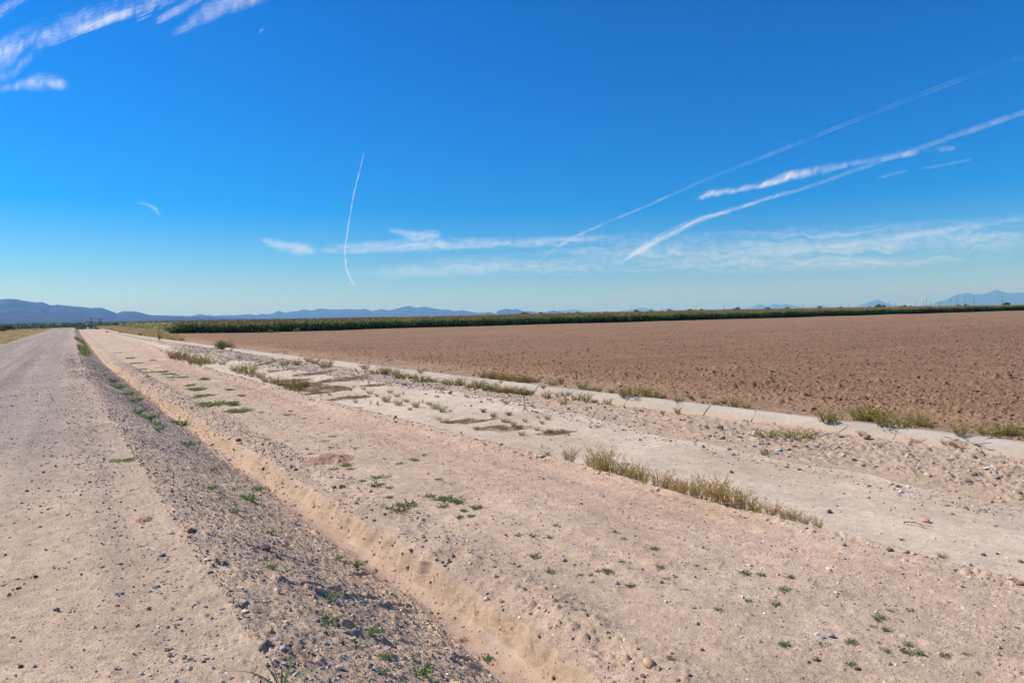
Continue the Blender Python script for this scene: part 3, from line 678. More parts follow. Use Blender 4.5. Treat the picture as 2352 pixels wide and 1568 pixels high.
# ================================================================= THE CONCRETE DITCH LINING
def concrete():
    root = empty('ditch_lining', (13.3, 8., -.85))
    tag(root, 'long cracked concrete ditch lining between the rubble bank and the brown field', 'ditch lining')
    cr = [(430, 787), (560, 803), (685, 822), (770, 835), (860, 846), (1030, 867), (1102, 876), (1230, 896), (1364, 910), (1444, 924), (1522, 928), (1623, 942), (1731, 956), (1806, 973), (1935, 985), (2055, 1000), (2187, 1012), (2262, 1027)]
    ys = []
    for px, py in cr:                                   # where each crack lies along the ditch
        d = ray(px, py); yy = np.linspace(.5, 160, 16000); xx = bx(11, yy)-.12
        ys.append(float(yy[np.argmin(np.abs(xx/yy-d[0]/d[1]))]))
    ys = sorted(ys); ys = [-4.5, 1.2, 3.2]+[y for y in ys if y > 3.6]+[118., 170., 335.]
    r = random.Random(5)
    cy = ys[int(np.argmin(np.abs(np.array(ys)-10.2)))]          # the joint that has opened widest
    for i, (a, b) in enumerate(zip(ys[:-1], ys[1:])):
        g = (.03 if abs(b-cy) < .05 or abs(a-cy) < .05 else r.choice((.002, .003, .006))) if b < 60 else .015
        n = int(max(6, min(120, (b-a)/max(.05, .004*b))))
        Y = np.linspace(a+g*.5, b-g*.5, n)
        dz = r.uniform(-.010, .010); dx = r.uniform(-.015, .015); tw = r.uniform(-.012, .012)
        prof = [(-.40, -.50), (-.30, -.33), (-.20, -.19), (-.11, -.085), (-.055, -.03), (-.02, -.006), (.02, .002), (.07, .004), (.13, .0), (.155, -.012), (.16, -.05), (.10, -.09), (-.02, -.11), (-.14, -.24), (-.30, -.52)]
        u = (Y-a)/(b-a)
        V = np.zeros((n, len(prof), 3))
        skew = .12*fbm(np.full(n, i*3.1), Y*0+i, 500, 1)
        for j, (px_, pz) in enumerate(prof):
            ragged = (.016*fbm(Y*5, Y*0+j, 510+i, 3)+.03*fbm(Y*1.3, Y*0, 530, 3)) if j in (8, 9, 10) else .006*fbm(Y*3, Y*0+j, 520, 2)
            V[:, j, 0] = bx(11, Y)+px_+dx+ragged
            V[:, j, 1] = Y+.10*fbm(np.full(n, j*.6), np.where(u < .5, i*7., (i+1)*7.), 540, 2)*np.clip(1-np.minimum(u, 1-u)*(b-a)/.3, 0, 1)
            V[:, j, 2] = -.615+pz+dz+tw*(u-.5)+dip(Y)+.008*fbm(Y*1.5, Y*0+j*.4, 550, 3)
        m = len(prof)
        Q = [(q*m+j, q*m+(j+1) % m, (q+1)*m+(j+1) % m, (q+1)*m+j) for q in range(n-1) for j in range(m)]
        s = V.reshape(-1, 3)
        base = np.array((.37, .32, .27))*(1+r.uniform(-.06, .06))
        C = base*(1+.12*fbm(s[:, 1]*1.3, s[:, 2]*8, 560, 4))[:, None]
        low = sstep(-.68, -.84, s[:, 2]+.05*fbm(s[:, 1]*.8, s[:, 1]*0, 561, 3))[:, None]; C = C*(1-low)+np.array((.42, .31, .23))*low        # dust washed onto the foot
        me = mesh_np('slab', s, Q, col=C, smooth=False)
        bm_t = [list(range(m))[::-1], [(n-1)*m+j for j in range(m)]]
        import bmesh
        bm = bmesh.new(); bm.from_mesh(me); bm.verts.ensure_lookup_table()
        for f in bm_t:
            try: bm.faces.new([bm.verts[k] for k in f])
            except ValueError: pass
        bmesh.ops.recalc_face_normals(bm, faces=bm.faces); bm.to_mesh(me); bm.free()
        o = link('slab', me, M['concrete'], root); o.matrix_parent_inverse = Matrix.Translation(-Vector(root.location))
concrete()

# ================================================================= NAMING HELP: every small thing is told apart by a landmark
ZONES = {0: 'the roadside', 1: 'the gravel road', 2: 'the embankment', 3: 'the trench floor', 4: 'the trench wall', 5: 'the dirt strip', 6: 'the berm edge', 7: 'the sandy wash', 8: 'the rubble bank', 9: 'the bank crest', 10: 'the concrete lip', 11: 'the concrete lip', 12: 'the field edge'}
LM = [('the round tan boulder', 1491, 1526), ('the two dark stones', 780, 1120), ('the large red mound', 755, 1052), ('the crumpled yellow scrap', 1241, 1044), ('the long yellow scrap', 812, 930),
      ('the two grey rocks', 1903, 1456), ('the widest concrete crack', 1623, 940), ('the white stick', 2273, 1082), ('the grey dead bush', 1008, 882), ('the big green shrub', 512, 790), ('the dark purple rock', 608, 1258),
      ('the teal stone', 1790, 1033), ('the small red mound', 333, 1196), ('the brightest green mat', 480, 920), ('the brown shrub row', 1560, 1110), ('the tan slab stone', 590, 1530), ('the long fallen branch', 2230, 1025)]
PENDING = []
def place_label(o, what, zone, px, py, cat, group):
    best = min(LM, key=lambda l: math.hypot((l[1]-px), (l[2]-py)*1.6))
    dx, dy = px-best[1], py-best[2]
    if abs(dx) > 1.4*abs(dy): dr = 'left of' if dx < 0 else 'right of'
    else: dr = 'behind' if dy < 0 else 'before'
    PENDING.append((o, what, zone, dr, best[0], math.hypot(dx, dy)))
    o['category'] = cat; o['group'] = group
ORD = ['closest', 'second closest', 'third closest', 'fourth closest', 'fifth closest', 'sixth closest', 'seventh closest', 'eighth closest', 'ninth closest', 'tenth closest']
def flush_labels():
    d = {}
    for p in PENDING: d.setdefault((p[1], p[2], p[3], p[4]), []).append(p)
    for (what, zone, dr, lm), L in d.items():
        L.sort(key=lambda p: p[5])
        for i, p in enumerate(L):
            if len(L) == 1: s = f'{what} on {zone}, {dr} {lm}'
            elif i < len(ORD): s = f'{what} on {zone}, {ORD[i]} {dr} {lm}'
            else: s = f'{what} on {zone}, far {dr} {lm}'
            p[0]['label'] = s

# ================================================================= STONES
def ico(sub):
    import bmesh
    bm = bmesh.new(); bmesh.ops.create_icosphere(bm, subdivisions=sub, radius=1.)
    v = np.array([x.co[:] for x in bm.verts]); f = np.array([[q.index for q in p.verts] for p in bm.faces]); bm.free()
    return v, f
ICO = {k: ico(k) for k in (1, 2, 3)}
def stone_proto(seed, flat=.65, rnd=.25, sub=3):
    v, f = ICO[sub]; v = v.copy()
    r = np.random.default_rng(seed)
    for _ in range(7 if rnd > .15 else 3):              # knock flat facets off it
        n = r.normal(size=3); n /= np.linalg.norm(n); h = r.uniform(.55, .85) if rnd > .15 else r.uniform(.75, .95)
        d = v@n; v = v-np.where(d > h, (d-h)*.85, 0)[:, None]*n
    k = 1+rnd*.6*fbm(v[:, 0]*1.4+v[:, 2]*.7+seed, v[:, 1]*1.4-v[:, 2]*.9, seed, 3)
    v = v*k[:, None]*np.array((1, r.uniform(.6, .9), flat*r.uniform(.85, 1.1)))
    return v, f
STC = {'grey': (.26, .255, .26), 'dark grey': (.13, .115, .11), 'blue grey': (.25, .26, .28), 'brown': (.25, .155, .105), 'dark brown': (.12, .085, .07), 'tan': (.46, .33, .23), 'white': (.55, .50, .44),
       'teal': (.26, .35, .36), 'dark purple': (.12, .085, .095), 'pinkish': (.40, .27, .225), 'warm brown': (.40, .27, .17), 'orange': (.36, .23, .16), 'pale grey': (.42, .40, .38)}
def stone(px, py, w_px, colour, label=None, rnd=.25, flat=.62, name='stone', sink=.22):
    p = hit(px, py+w_px*.18)
    if p is None: return
    size = .9*w_px*depth_of(p)/F/2
    sd = int(px*7+py*13) % 100000
    v, f = stone_proto(sd, flat, rnd)
    a = (sd*.37) % 6.28
    vv = v*size
    c = np.array(STC[colour])*(1+.12*np.sin(sd))
    C = c*(1+.22*fbm(v[:, 0]*2+sd, v[:, 1]*2+v[:, 2], sd+1, 3))[:, None]
    me = mesh_np(name, vv, tris=f, col=np.clip(C, .02, .8), smooth=rnd < .15)
    o = link(name, me, M['stone'])
    z = float(H(p[0], p[1])[0])
    o.location = (p[0], p[1], z+size*flat*(1-2*sink)*.8); o.rotation_euler = (.25*math.sin(sd), .25*math.cos(sd*1.3), a)
    o['category'] = 'stone'
    zn = ZONES[zone_of(p[0], p[1])]
    if label: tag(o, label, 'stone', 'stones lying about the ground')
    else:
        sz = 'small' if w_px < 14 else ('medium' if w_px < 24 else 'large')
        place_label(o, f'{sz} {colour} stone', zn, px, py, 'stone', 'stones lying about the ground')
    return o
k1 = lambda x, y: (x/1.742*.784, (1100+y/1.742)*.784)           # crop readings -> photo pixels
k2 = c6
k3 = lambda x, y: ((1300+x/2.0909)*.784, (1250+y/2.0909)*.784)
k4 = lambda x, y: ((2000+x/1.742)*.784, (1100+y/1.742)*.784)
k5 = lambda x, y: ((1100+x/3.36)*.784, (1000+y/3.36)*.784)
k6 = lambda x, y: ((500+x/3.36)*.784, (1000+y/3.36)*.784)
k7 = lambda x, y: ((1400+x/2.94)*.784, (820+y/2.94)*.784)
k8 = lambda x, y: ((200+x/4.704)*.784, (920+y/4.704)*.784)
SCL = {id(k1): .784/1.742, id(k2): .784/2.24, id(k3): .784/2.0909, id(k4): .784/1.742, id(k5): .784/3.36, id(k6): .784/3.36, id(k7): .784/2.94, id(k8): .784/4.704}
STONES = {
 k1: [(875, 805, 44, 'grey'), (970, 788, 42, 'brown'), (825, 918, 46, 'blue grey'), (885, 887, 40, 'tan'), (805, 1075, 34, 'teal'), (180, 1022, 34, 'dark grey'), (95, 1082, 30, 'dark brown'), (45, 1115, 32, 'dark grey'), (415, 1013, 20, 'dark brown'),
      (283, 462, 20, 'dark grey'), (262, 410, 17, 'dark grey'), (222, 492, 20, 'dark grey'), (135, 585, 22, 'dark grey'), (205, 665, 20, 'dark grey'), (410, 608, 16, 'brown'), (245, 682, 16, 'dark grey'), (230, 885, 20, 'white'),
      (920, 1242, 34, 'blue grey'), (1078, 1238, 36, 'blue grey'), (1050, 1185, 32, 'dark brown'), (855, 1283, 26, 'blue grey'), (1145, 1275, 20, 'blue grey'), (1257, 1167, 26, 'blue grey'), (1085, 1440, 34, 'blue grey'), (1100, 1378, 26, 'tan'), (970, 1447, 44, 'tan'),
      (1035, 1462, 30, 'dark grey'), (865, 1422, 34, 'brown'), (80, 1530, 26, 'dark grey'), (105, 1483, 30, 'dark brown'), (175, 1480, 26, 'blue grey'), (1255, 1190, 36, 'brown'), (350, 952, 17, 'dark brown'), (1275, 713, 20, 'orange'),
      (920, 203, 27, 'pale grey'), (720, 1515, 30, 'pale grey'), (65, 1335, 30, 'dark brown'), (380, 1200, 18, 'dark brown'), (530, 1283, 18, 'dark grey'), (430, 1395, 18, 'dark grey'), (62, 155, 14, 'dark grey'), (205, 770, 16, 'dark brown'), (150, 860, 14, 'dark brown'), (300, 985, 15, 'dark grey')],
 k2: [(383, 168, 26, 'dark grey'), (897, 538, 32, 'blue grey'), (835, 485, 30, 'tan'), (1110, 725, 30, 'grey'), (835, 275, 22, 'brown'), (505, 747, 22, 'white'), (1600, 765, 36, 'grey'), (1515, 755, 30, 'tan'), (1950, 1030, 56, 'brown'),
      (790, 1300, 60, 'pale grey'), (430, 1225, 60, 'tan'), (515, 1378, 50, 'pale grey'), (270, 1048, 28, 'blue grey'), (1480, 910, 26, 'dark brown'), (1910, 1365, 26, 'tan'), (415, 285, 18, 'dark brown'), (315, 1018, 26, 'grey'), (375, 832, 24, 'blue grey'), (125, 775, 36, 'dark grey'), (560, 1300, 30, 'brown'), (700, 735, 20, 'tan'), (1030, 490, 30, 'brown'), (1090, 430, 36, 'brown')],
 k3: [(1018, 278, 58, 'pale grey'), (610, 308, 22, 'dark grey'), (1745, 505, 28, 'blue grey'), (1600, 450, 26, 'white'), (2115, 145, 40, 'brown'), (2222, 120, 32, 'dark grey'), (1710, 70, 40, 'dark grey'), (1810, 68, 28, 'dark grey'), (1760, 275, 30, 'dark grey'),
      (735, 803, 42, 'blue grey'), (800, 828, 28, 'pale grey'), (885, 830, 22, 'blue grey'), (1555, 1197, 32, 'dark grey'), (1580, 1357, 32, 'brown'), (1830, 1035, 28, 'white'), (2040, 1020, 32, 'white'), (1360, 1067, 28, 'white'), (1400, 893, 26, 'white'), (2275, 1415, 42, 'brown'),
      (2235, 1432, 28, 'brown'), (2285, 1260, 38, 'white'), (1825, 1285, 22, 'white'), (1508, 1520, 28, 'dark purple'), (1435, 1550, 40, 'brown'), (1330, 945, 34, 'blue grey'), (1060, 943, 48, 'grey'), (675, 1510, 34, 'dark brown'), (355, 115, 30, 'dark grey'), (840, 465, 22, 'brown'), (1280, 350, 26, 'brown')],
 k4: [(680, 1312, 32, 'white'), (675, 1440, 42, 'brown'), (640, 1455, 26, 'brown'), (890, 1490, 42, 'dark brown'), (1055, 1465, 26, 'brown'), (945, 1460, 22, 'white'), (1088, 1468, 22, 'white'), (75, 1262, 26, 'grey'), (1720, 1070, 52, 'brown'), (1055, 893, 42, 'brown'),
      (1135, 908, 44, 'tan'), (820, 863, 28, 'blue grey'), (745, 977, 32, 'white'), (1375, 703, 26, 'orange'), (1240, 738, 54, 'orange'), (748, 692, 38, 'dark purple'), (945, 620, 26, 'grey'), (248, 490, 28, 'dark grey'), (820, 405, 28, 'white'), (905, 438, 36, 'tan'), (1250, 505, 46, 'tan'),
      (1350, 505, 28, 'grey'), (1487, 508, 36, 'brown'), (1600, 520, 36, 'grey'), (1465, 537, 42, 'dark purple'), (1625, 465, 32, 'brown'), (940, 320, 46, 'brown'), (1595, 765, 26, 'grey'), (1535, 913, 28, 'dark purple'), (1725, 945, 34, 'dark brown'), (630, 360, 28, 'dark grey'), (685, 358, 36, 'grey'),
      (290, 318, 28, 'dark grey'), (190, 268, 40, 'dark grey'), (36, 1528, 30, 'dark brown'), (730, 1168, 26, 'blue grey'), (1265, 362, 18, 'white'), (1470, 965, 24, 'dark grey'), (1390, 1000, 22, 'dark purple'), (1605, 905, 24, 'dark purple')],
 k5: [(605, 540, 58, 'pinkish'), (445, 415, 28, 'grey'), (725, 440, 22, 'grey'), (1060, 478, 36, 'dark grey'), (1130, 572, 42, 'grey'), (1040, 590, 42, 'dark brown'), (1005, 598, 26, 'tan'), (290, 425, 46, 'dark grey'), (495, 515, 36, 'brown'), (700, 645, 26, 'dark grey'), (940, 632, 32, 'dark brown'),
      (880, 635, 18, 'brown'), (1690, 627, 28, 'blue grey'), (2120, 655, 42, 'dark grey'), (2250, 645, 36, 'grey'), (2310, 670, 60, 'pale grey'), (2190, 625, 30, 'blue grey'), (1865, 925, 32, 'tan'), (565, 838, 34, 'grey'), (840, 893, 36, 'dark brown'), (1235, 1025, 48, 'dark grey'), (1900, 920, 26, 'dark grey'),
      (1705, 1045, 22, 'dark grey'), (1395, 1055, 18, 'white'), (1460, 580, 30, 'brown'), (1470, 635, 32, 'grey'), (1760, 680, 34, 'dark grey')],
 k6: [(95, 735, 50, 'pale grey'), (410, 1012, 44, 'dark grey'), (665, 970, 60, 'dark brown'), (920, 1075, 36, 'dark brown'), (210, 650, 34, 'dark grey'), (1340, 1055, 36, 'brown'), (1180, 475, 22, 'white'), (1365, 520, 30, 'brown'), (475, 100, 22, 'white'), (695, 350, 26, 'dark grey'), (735, 330, 30, 'dark grey'), (1550, 757, 26, 'dark brown')],
}
tag(stone(1491, 1524, 36, 'warm brown', 'round tan boulder casting a shadow near the bottom edge of the dirt strip', .10, .72, 'boulder', .12), None, 'boulder')
tag(stone(768, 1120, 13, 'dark grey', 'smaller, left one of the two dark stones beside the trench', .3, .9), None)
tag(stone(787, 1118, 19, 'dark brown', 'bigger, right one of the two dark stones beside the trench', .3, .75), None)
stone(607, 1258, 34, 'dark purple', 'jagged dark purple rock on the embankment slope', .35, .6, 'rock')
stone(1790, 1033, 18, 'teal', 'smooth teal stone at the foot of the rubble bank', .12, .55)
stone(1908, 1455, 19, 'grey', 'bigger of the two smooth grey rocks on the dirt strip', .12, .6, 'rock')
stone(1890, 1459, 13, 'blue grey', 'smaller of the two smooth grey rocks on the dirt strip', .12, .6, 'rock')
stone(590, 1528, 30, 'tan', 'long tan slab stone half buried near the bottom of the embankment', .3, .4, 'rock')
for k, L in STONES.items():
    for x, y, w_, c in L:
        px, py = k(x, y)
        stone(px, py, w_*SCL[id(k)], c, rnd=.12 if (int(x+y) % 3 == 0) else .28, flat=.55+.25*((x*7+y) % 10)/10)

# loose gravel too small and too many to count
def gravel(name, n, xr, yr_, smin, smax, seed, tones, alpha=2.1, big=0):
    r = np.random.default_rng(seed)
    Y = np.exp(r.uniform(math.log(yr_[0]), math.log(yr_[1]), n)) if yr_[0] > 0 else r.uniform(*yr_, n)
    a, b = xr(Y); X = a+(b-a)*r.random(n)
    ds = np.hypot(np.hypot(X, Y), 1.8)
    s = np.maximum(smin, .0011*ds)*np.clip(r.random(n)**(-1/alpha), 1, 7)*.5
    s = np.minimum(s, smax*.5*(.6+.8*r.random(n)))
    keep = r.random(n) < np.clip(.35+.9*fbm(X*.8, Y*.5, seed+1, 3)+.35, .05, 1)
    X, Y, s = X[keep], Y[keep], s[keep]; n = len(X)
    z = H(X, Y)
    v, f = ICO[1]
    V = np.broadcast_to(v, (n, 12, 3))*(1+.28*r.normal(size=(n, 12, 1)).clip(-1.5, 1.5))*np.stack((np.ones(n), r.uniform(.55, 1, n), r.uniform(.4, .85, n)), 1)[:, None, :]
    an = r.uniform(0, 6.28, n); ca, sa = np.cos(an)[:, None], np.sin(an)[:, None]
    V = np.stack((V[..., 0]*ca-V[..., 1]*sa, V[..., 0]*sa+V[..., 1]*ca, V[..., 2]), -1)*s[:, None, None]
    V = V+np.stack((X, Y, z+s*.12), 1)[:, None, :]
    T = f[None]+(np.arange(n)*12)[:, None, None]
    C = .86*np.array(tones)[r.integers(0, len(tones), n)]*(1+.2*r.normal(size=(n, 1)).clip(-1.5, 1.5))
    me = mesh_np(name, V.reshape(-1, 3), tris=T.reshape(-1, 3), col=np.clip(np.repeat(C, 12, 0), .03, .7))
    return tag(link(name, me, M['gravel']), kind='stuff')
TN = [(.50, .385, .30), (.46, .36, .29), (.40, .32, .27), (.33, .27, .24), (.24, .195, .17), (.15, .125, .115), (.34, .22, .15), (.33, .30, .28), (.62, .54, .45), (.54, .41, .31)]
TS = [(.54, .40, .30), (.48, .36, .28), (.40, .30, .24), (.28, .20, .155), (.17, .125, .105), (.34, .22, .15), (.68, .61, .53)]
gravel('road_gravel', 12000, lambda Y: (np.maximum(bx(1, Y), -.1*Y-.9), bx(2, Y)), (1.6, 60), .005, .028, 601, TN)
gravel('embankment_gravel', 46000, lambda Y: (bx(2, Y)-.25-.6*np.random.default_rng(9).random(len(Y))**2, bx(3, Y)), (1.4, 45), .008, .034, 602, TN)
gravel('trench_gravel', 4200, lambda Y: (bx(3, Y), bx(5, Y)), (1.4, 40), .005, .05, 603, TS+[(.50, .35, .23)]*4, 1.8)
gravel('strip_edge_gravel', 5000, lambda Y: (bx(5, Y), bx(5, Y)+.6), (1.2, 45), .006, .05, 604, TS, 1.8)
gravel('strip_gravel', 30000, lambda Y: (bx(5, Y), bx(6, Y)+.1), (.7, 45), .005, .028, 605, TS)
gravel('berm_gravel', 2600, lambda Y: (bx(6, Y)-.25, bx(6, Y)+.2), (.7, 50), .008, .06, 606, TS, 1.7)
gravel('wash_gravel', 5000, lambda Y: (bx(7, Y)-.4, bx(8, Y)), (.9, 45), .007, .035, 607, TS)
gravel('field_clods', 60000, lambda Y: (bx(12, Y)+.5, np.maximum(bx(12, Y)+9., 14+2.7*Y)), (1.5, 75), .02, .115, 610, [(.28, .165, .105), (.24, .14, .09), (.31, .19, .12), (.20, .12, .08)], 1.5)
gravel('bank_rubble', 12000, lambda Y: (bx(8, Y)-.7, bx(9, Y)+.2), (1.2, 70), .012, .10, 608, TN+[(.40, .29, .23)]*4, 1.7)
gravel('bank_rubble', 900, lambda Y: (bx(8, Y)-.2, bx(9, Y)+.1), (22, 75), .04, .10, 609, [(.46, .36, .29), (.38, .30, .25), (.30, .22, .17), (.52, .42, .34)], 1.7)

# small mounds of dug-out earth
def mound(px, py, wm, hm, c, label, seed):
    p = hit(px, py); n = 46
    u = np.linspace(-1, 1, n); U, V = np.meshgrid(u, u); r = np.hypot(U, V)
    X = p[0]+U*wm; Y = p[1]+V*wm
    k = sstep(1, .1, r+.35*fbm(X*5, Y*5, seed, 3))
    z = H(X.ravel(), Y.ravel()).reshape(X.shape)
    Z = z-.012+k*(hm+clods(X, Y, .05, seed+1, .6, (.25, .5), (.15, .5))*1.2+.25*hm*fbm(X*7, Y*7, seed+2, 3))
    C = np.array(c)*(1+.15*fbm(X*6, Y*6, seed+3, 3))[..., None]
    tag(link('dirt_mound', mesh_np('dirt_mound', np.stack((X, Y, Z), -1), grid_quads(n, n), col=C.reshape(-1, 3), smooth=True), M['strip']), label, 'mound')
mound(755, 1056, .42, .10, (.40, .245, .18), 'large low red dirt mound on the dirt strip', 700)
mound(333, 1197, .12, .035, (.36, .20, .13), 'small red dirt mound on the gravel road', 703)

# ================================================================= PLANTS
def unit(v): return v/(np.linalg.norm(v, axis=-1, keepdims=True)+1e-9)
def jit(c, n, v=.18, rng=RNG): return np.clip(np.array(c)*(1+v*rng.normal(size=(n, 1)))*(1+.07*rng.normal(size=(n, 3))), .01, .8)
def low_weed(seed, green=(.17, .25, .09), stems=15, lv=13, h=.45, tips=(.23, .31, .12), ls=1.):
    """low leafy weed of radius about 1 (scaled when placed)"""
    r = np.random.default_rng(seed); s = Soup()
    for i in range(stems):
        a = i*2.4+r.uniform(-.4, .4); el = r.uniform(.12, .85); L = r.uniform(.55, 1.05)*(1 if el < .6 else .75)
        t = np.linspace(0, 1, 5)
        p = np.stack((np.cos(a)*np.cos(el)*L*t, np.sin(a)*np.cos(el)*L*t, np.sin(el)*L*t*h*1.5*(1-.35*t)+.02), 1)
        p[:, :2] += .06*np.cumsum(r.normal(size=(5, 2)), 0)*.5
        s.tube(p, np.linspace(.016, .006, 5), jit((.16, .15, .06), 1, .2, r)[0], 3)
        q = r.uniform(.15, 1.03, lv); idx = q*4; i0 = np.clip(idx.astype(int), 0, 3); f = (idx-i0)[:, None]
        P = p[i0]*(1-f)+p[i0+1]*f
        D = unit(r.normal(size=(lv, 3))+np.array((np.cos(a), np.sin(a), .7)))
        mixc = np.where(r.random((lv, 1)) < .5, np.array(green), np.array(tips))
        s.leaves(P, D, ls*r.uniform(.13, .27, lv), ls*r.uniform(.055, .10, lv), np.clip(mixc*(1+.2*r.normal(size=(lv, 1))), .01, .6), .3, r)
    return s.mesh('weed')
def tuft(seed, c1, c2, stems=34, spread=.42, lv=8, leaf=(.10, .025), seedc=None, h=1., bendy=.25, thick=.009):
    """upright weedy tuft of height about 1"""
    r = np.random.default_rng(seed); s = Soup()
    for i in range(stems):
        a = r.uniform(0, 6.28); rb = spread*.45*math.sqrt(r.random()); L = h*r.uniform(.45, 1.05)
        out = spread*r.uniform(.1, 1.)*L
        t = np.linspace(0, 1, 5)
        b = np.array((rb*math.cos(a), rb*math.sin(a), 0))
        p = b+np.stack((np.cos(a)*out*t**1.5, np.sin(a)*out*t**1.5, L*t*(1-bendy*.5*t)), 1)
        p[:, :2] += .03*np.cumsum(r.normal(size=(5, 2)), 0)*L
        k = r.random(); c = np.array(c1)*(1-k)+np.array(c2)*k
        s.tube(p, np.linspace(thick, thick*.4, 5), jit(c*.85, 1, .15, r)[0], 3)
        q = r.uniform(.12, 1., lv); idx = q*4; i0 = np.clip(idx.astype(int), 0, 3); f = (idx-i0)[:, None]
        P = p[i0]*(1-f)+p[i0+1]*f
        D = unit(r.normal(size=(lv, 3))*.8+np.array((0, 0, .9)))
        cc = jit(c, lv, .2, r)
        if seedc is not None: cc = np.where((q > .6)[:, None] & (r.random((lv, 1)) < .6), jit(seedc, lv, .2, r), cc)
        s.leaves(P, D, leaf[0]*r.uniform(.6, 1.4, lv), leaf[1]*r.uniform(.7, 1.4, lv), cc, .3, r)
    return s.mesh('weed')
PROTO = {
 'green': [low_weed(800+i) for i in range(5)],
 'bluegreen': [low_weed(810+i, (.15, .22, .115), 13, 12, .5, (.20, .27, .14)) for i in range(4)],
 'mat': [low_weed(820+i, (.24, .34, .12), 34, 46, .24, (.32, .40, .16), .42) for i in range(3)],
 'yellow': [low_weed(830+i, (.22, .20, .05), 14, 11, .4, (.26, .22, .07)) for i in range(2)],
 'withered': [low_weed(836+i, (.30, .21, .09), 12, 9, .5, (.19, .21, .08)) for i in range(3)],
 'olive': [tuft(840+i, (.27, .26, .07), (.38, .31, .12), 48, .8, 11, (.11, .030), (.40, .27, .13)) for i in range(5)],
 'oliveg': [tuft(850+i, (.29, .29, .07), (.42, .36, .12), 46, .8, 12, (.11, .03), (.34, .28, .11)) for i in range(4)],
 'rust': [tuft(860+i, (.36, .20, .08), (.40, .29, .12), 46, .75, 11, (.10, .032), (.36, .18, .09)) for i in range(4)],
 'brownbush': [tuft(870+i, (.46, .37, .12), (.58, .41, .17), 54, .8, 13, (.085, .030), (.55, .32, .14)) for i in range(5)],
 'tan': [tuft(880+i, (.58, .44, .23), (.62, .49, .28), 50, .8, 6, (.14, .018), None, 1., .6) for i in range(3)],
 'dead': [tuft(886+i, (.30, .285, .27), (.42, .40, .37), 46, 1.0, 5, (.12, .012), None, .9, .6) for i in range(2)],
 'spike': [tuft(890+i, (.26, .27, .08), (.38, .32, .12), 16, .22, 16, (.09, .03), (.24, .16, .07)) for i in range(3)],
}
WORDS = {'green': ('low leafy green weed', 'weed', 'green weeds on the bare dirt'), 'bluegreen': ('grey green leafy weed', 'weed', 'green weeds on the bare dirt'), 'mat': ('flat bright weed mat', 'weed', 'green weeds on the bare dirt'),
         'yellow': ('low yellow green weed', 'weed', 'green weeds on the bare dirt'), 'withered': ('withered brownish weed', 'weed', 'dry weeds'), 'olive': ('olive weed tuft', 'weed', 'olive weeds along the ditch and wash'),
         'oliveg': ('greenish olive weed tuft', 'weed', 'olive weeds along the ditch and wash'), 'rust': ('rusty brown weed tuft', 'weed', 'olive weeds along the ditch and wash'), 'brownbush': ('twiggy brown bush', 'bush', 'row of brown bushes along the berm'),
         'tan': ('pale dry grass tuft', 'grass tuft', 'dry grass tufts'), 'dead': ('grey dead bush', 'dead bush', 'dead bushes'), 'spike': ('upright thin olive weed', 'weed', 'olive weeds along the ditch and wash')}
NAMES = {'tan': 'dry_grass_tuft', 'dead': 'dead_bush', 'brownbush': 'brown_bush'}
LOW = ('green', 'bluegreen', 'mat', 'yellow', 'withered')
PCOUNT = 0
for k_, L_ in PROTO.items():
    for m_ in L_: m_.materials.append(M['leaf'] if k_ in LOW else M['dry'])
def plant(px, py, w_px, kind, label=None, hk=1., sink=.0, at=None):
    """w_px: width of the plant in the photo"""
    global PCOUNT; PCOUNT += 1
    low = kind in LOW
    py_b = py+w_px*(.12 if low else .30)
    p = hit(px, py_b) if at is None else at
    if p is None: return
    S = w_px*depth_of(p)/F
    me = PROTO[kind][(PCOUNT*7+int(px)) % len(PROTO[kind])]
    o = link(NAMES.get(kind, 'weed'), me)
    z = float(H(p[0], p[1])[0])
    r = random.Random(int(px*31+py*17))
    if low: sc = S*.70; sc3 = (sc*r.uniform(.9, 1.1), sc*r.uniform(.9, 1.15), sc*r.uniform(.8, 1.2)*hk)
    else: sc = S*(1.0 if kind in ('olive', 'oliveg', 'rust') else .98 if kind == 'brownbush' else .7); sc3 = (sc*r.uniform(.95, 1.2), sc*r.uniform(.95, 1.2), sc*r.uniform(.65, 1.1)*hk)
    if kind == 'spike': sc = S*1.6; sc3 = (sc, sc, sc*hk)
    o.location = (p[0], p[1], z-.02*S-sink); o.rotation_euler = (0, 0, r.uniform(0, 6.28)); o.scale = sc3
    wd, cat, grp = WORDS[kind]
    if label: tag(o, label, cat, grp)
    else: place_label(o, wd, ZONES[zone_of(p[0], p[1])], px, py, cat, grp)
    return o
def plants(k, kind, L, hk=1.):
    for q in L:
        px, py = k(q[0], q[1]); plant(px, py, q[2]*SCL[id(k)]*(1.3 if k in (k1, k2) else 1.), q[3] if len(q) > 3 else kind, hk=hk)
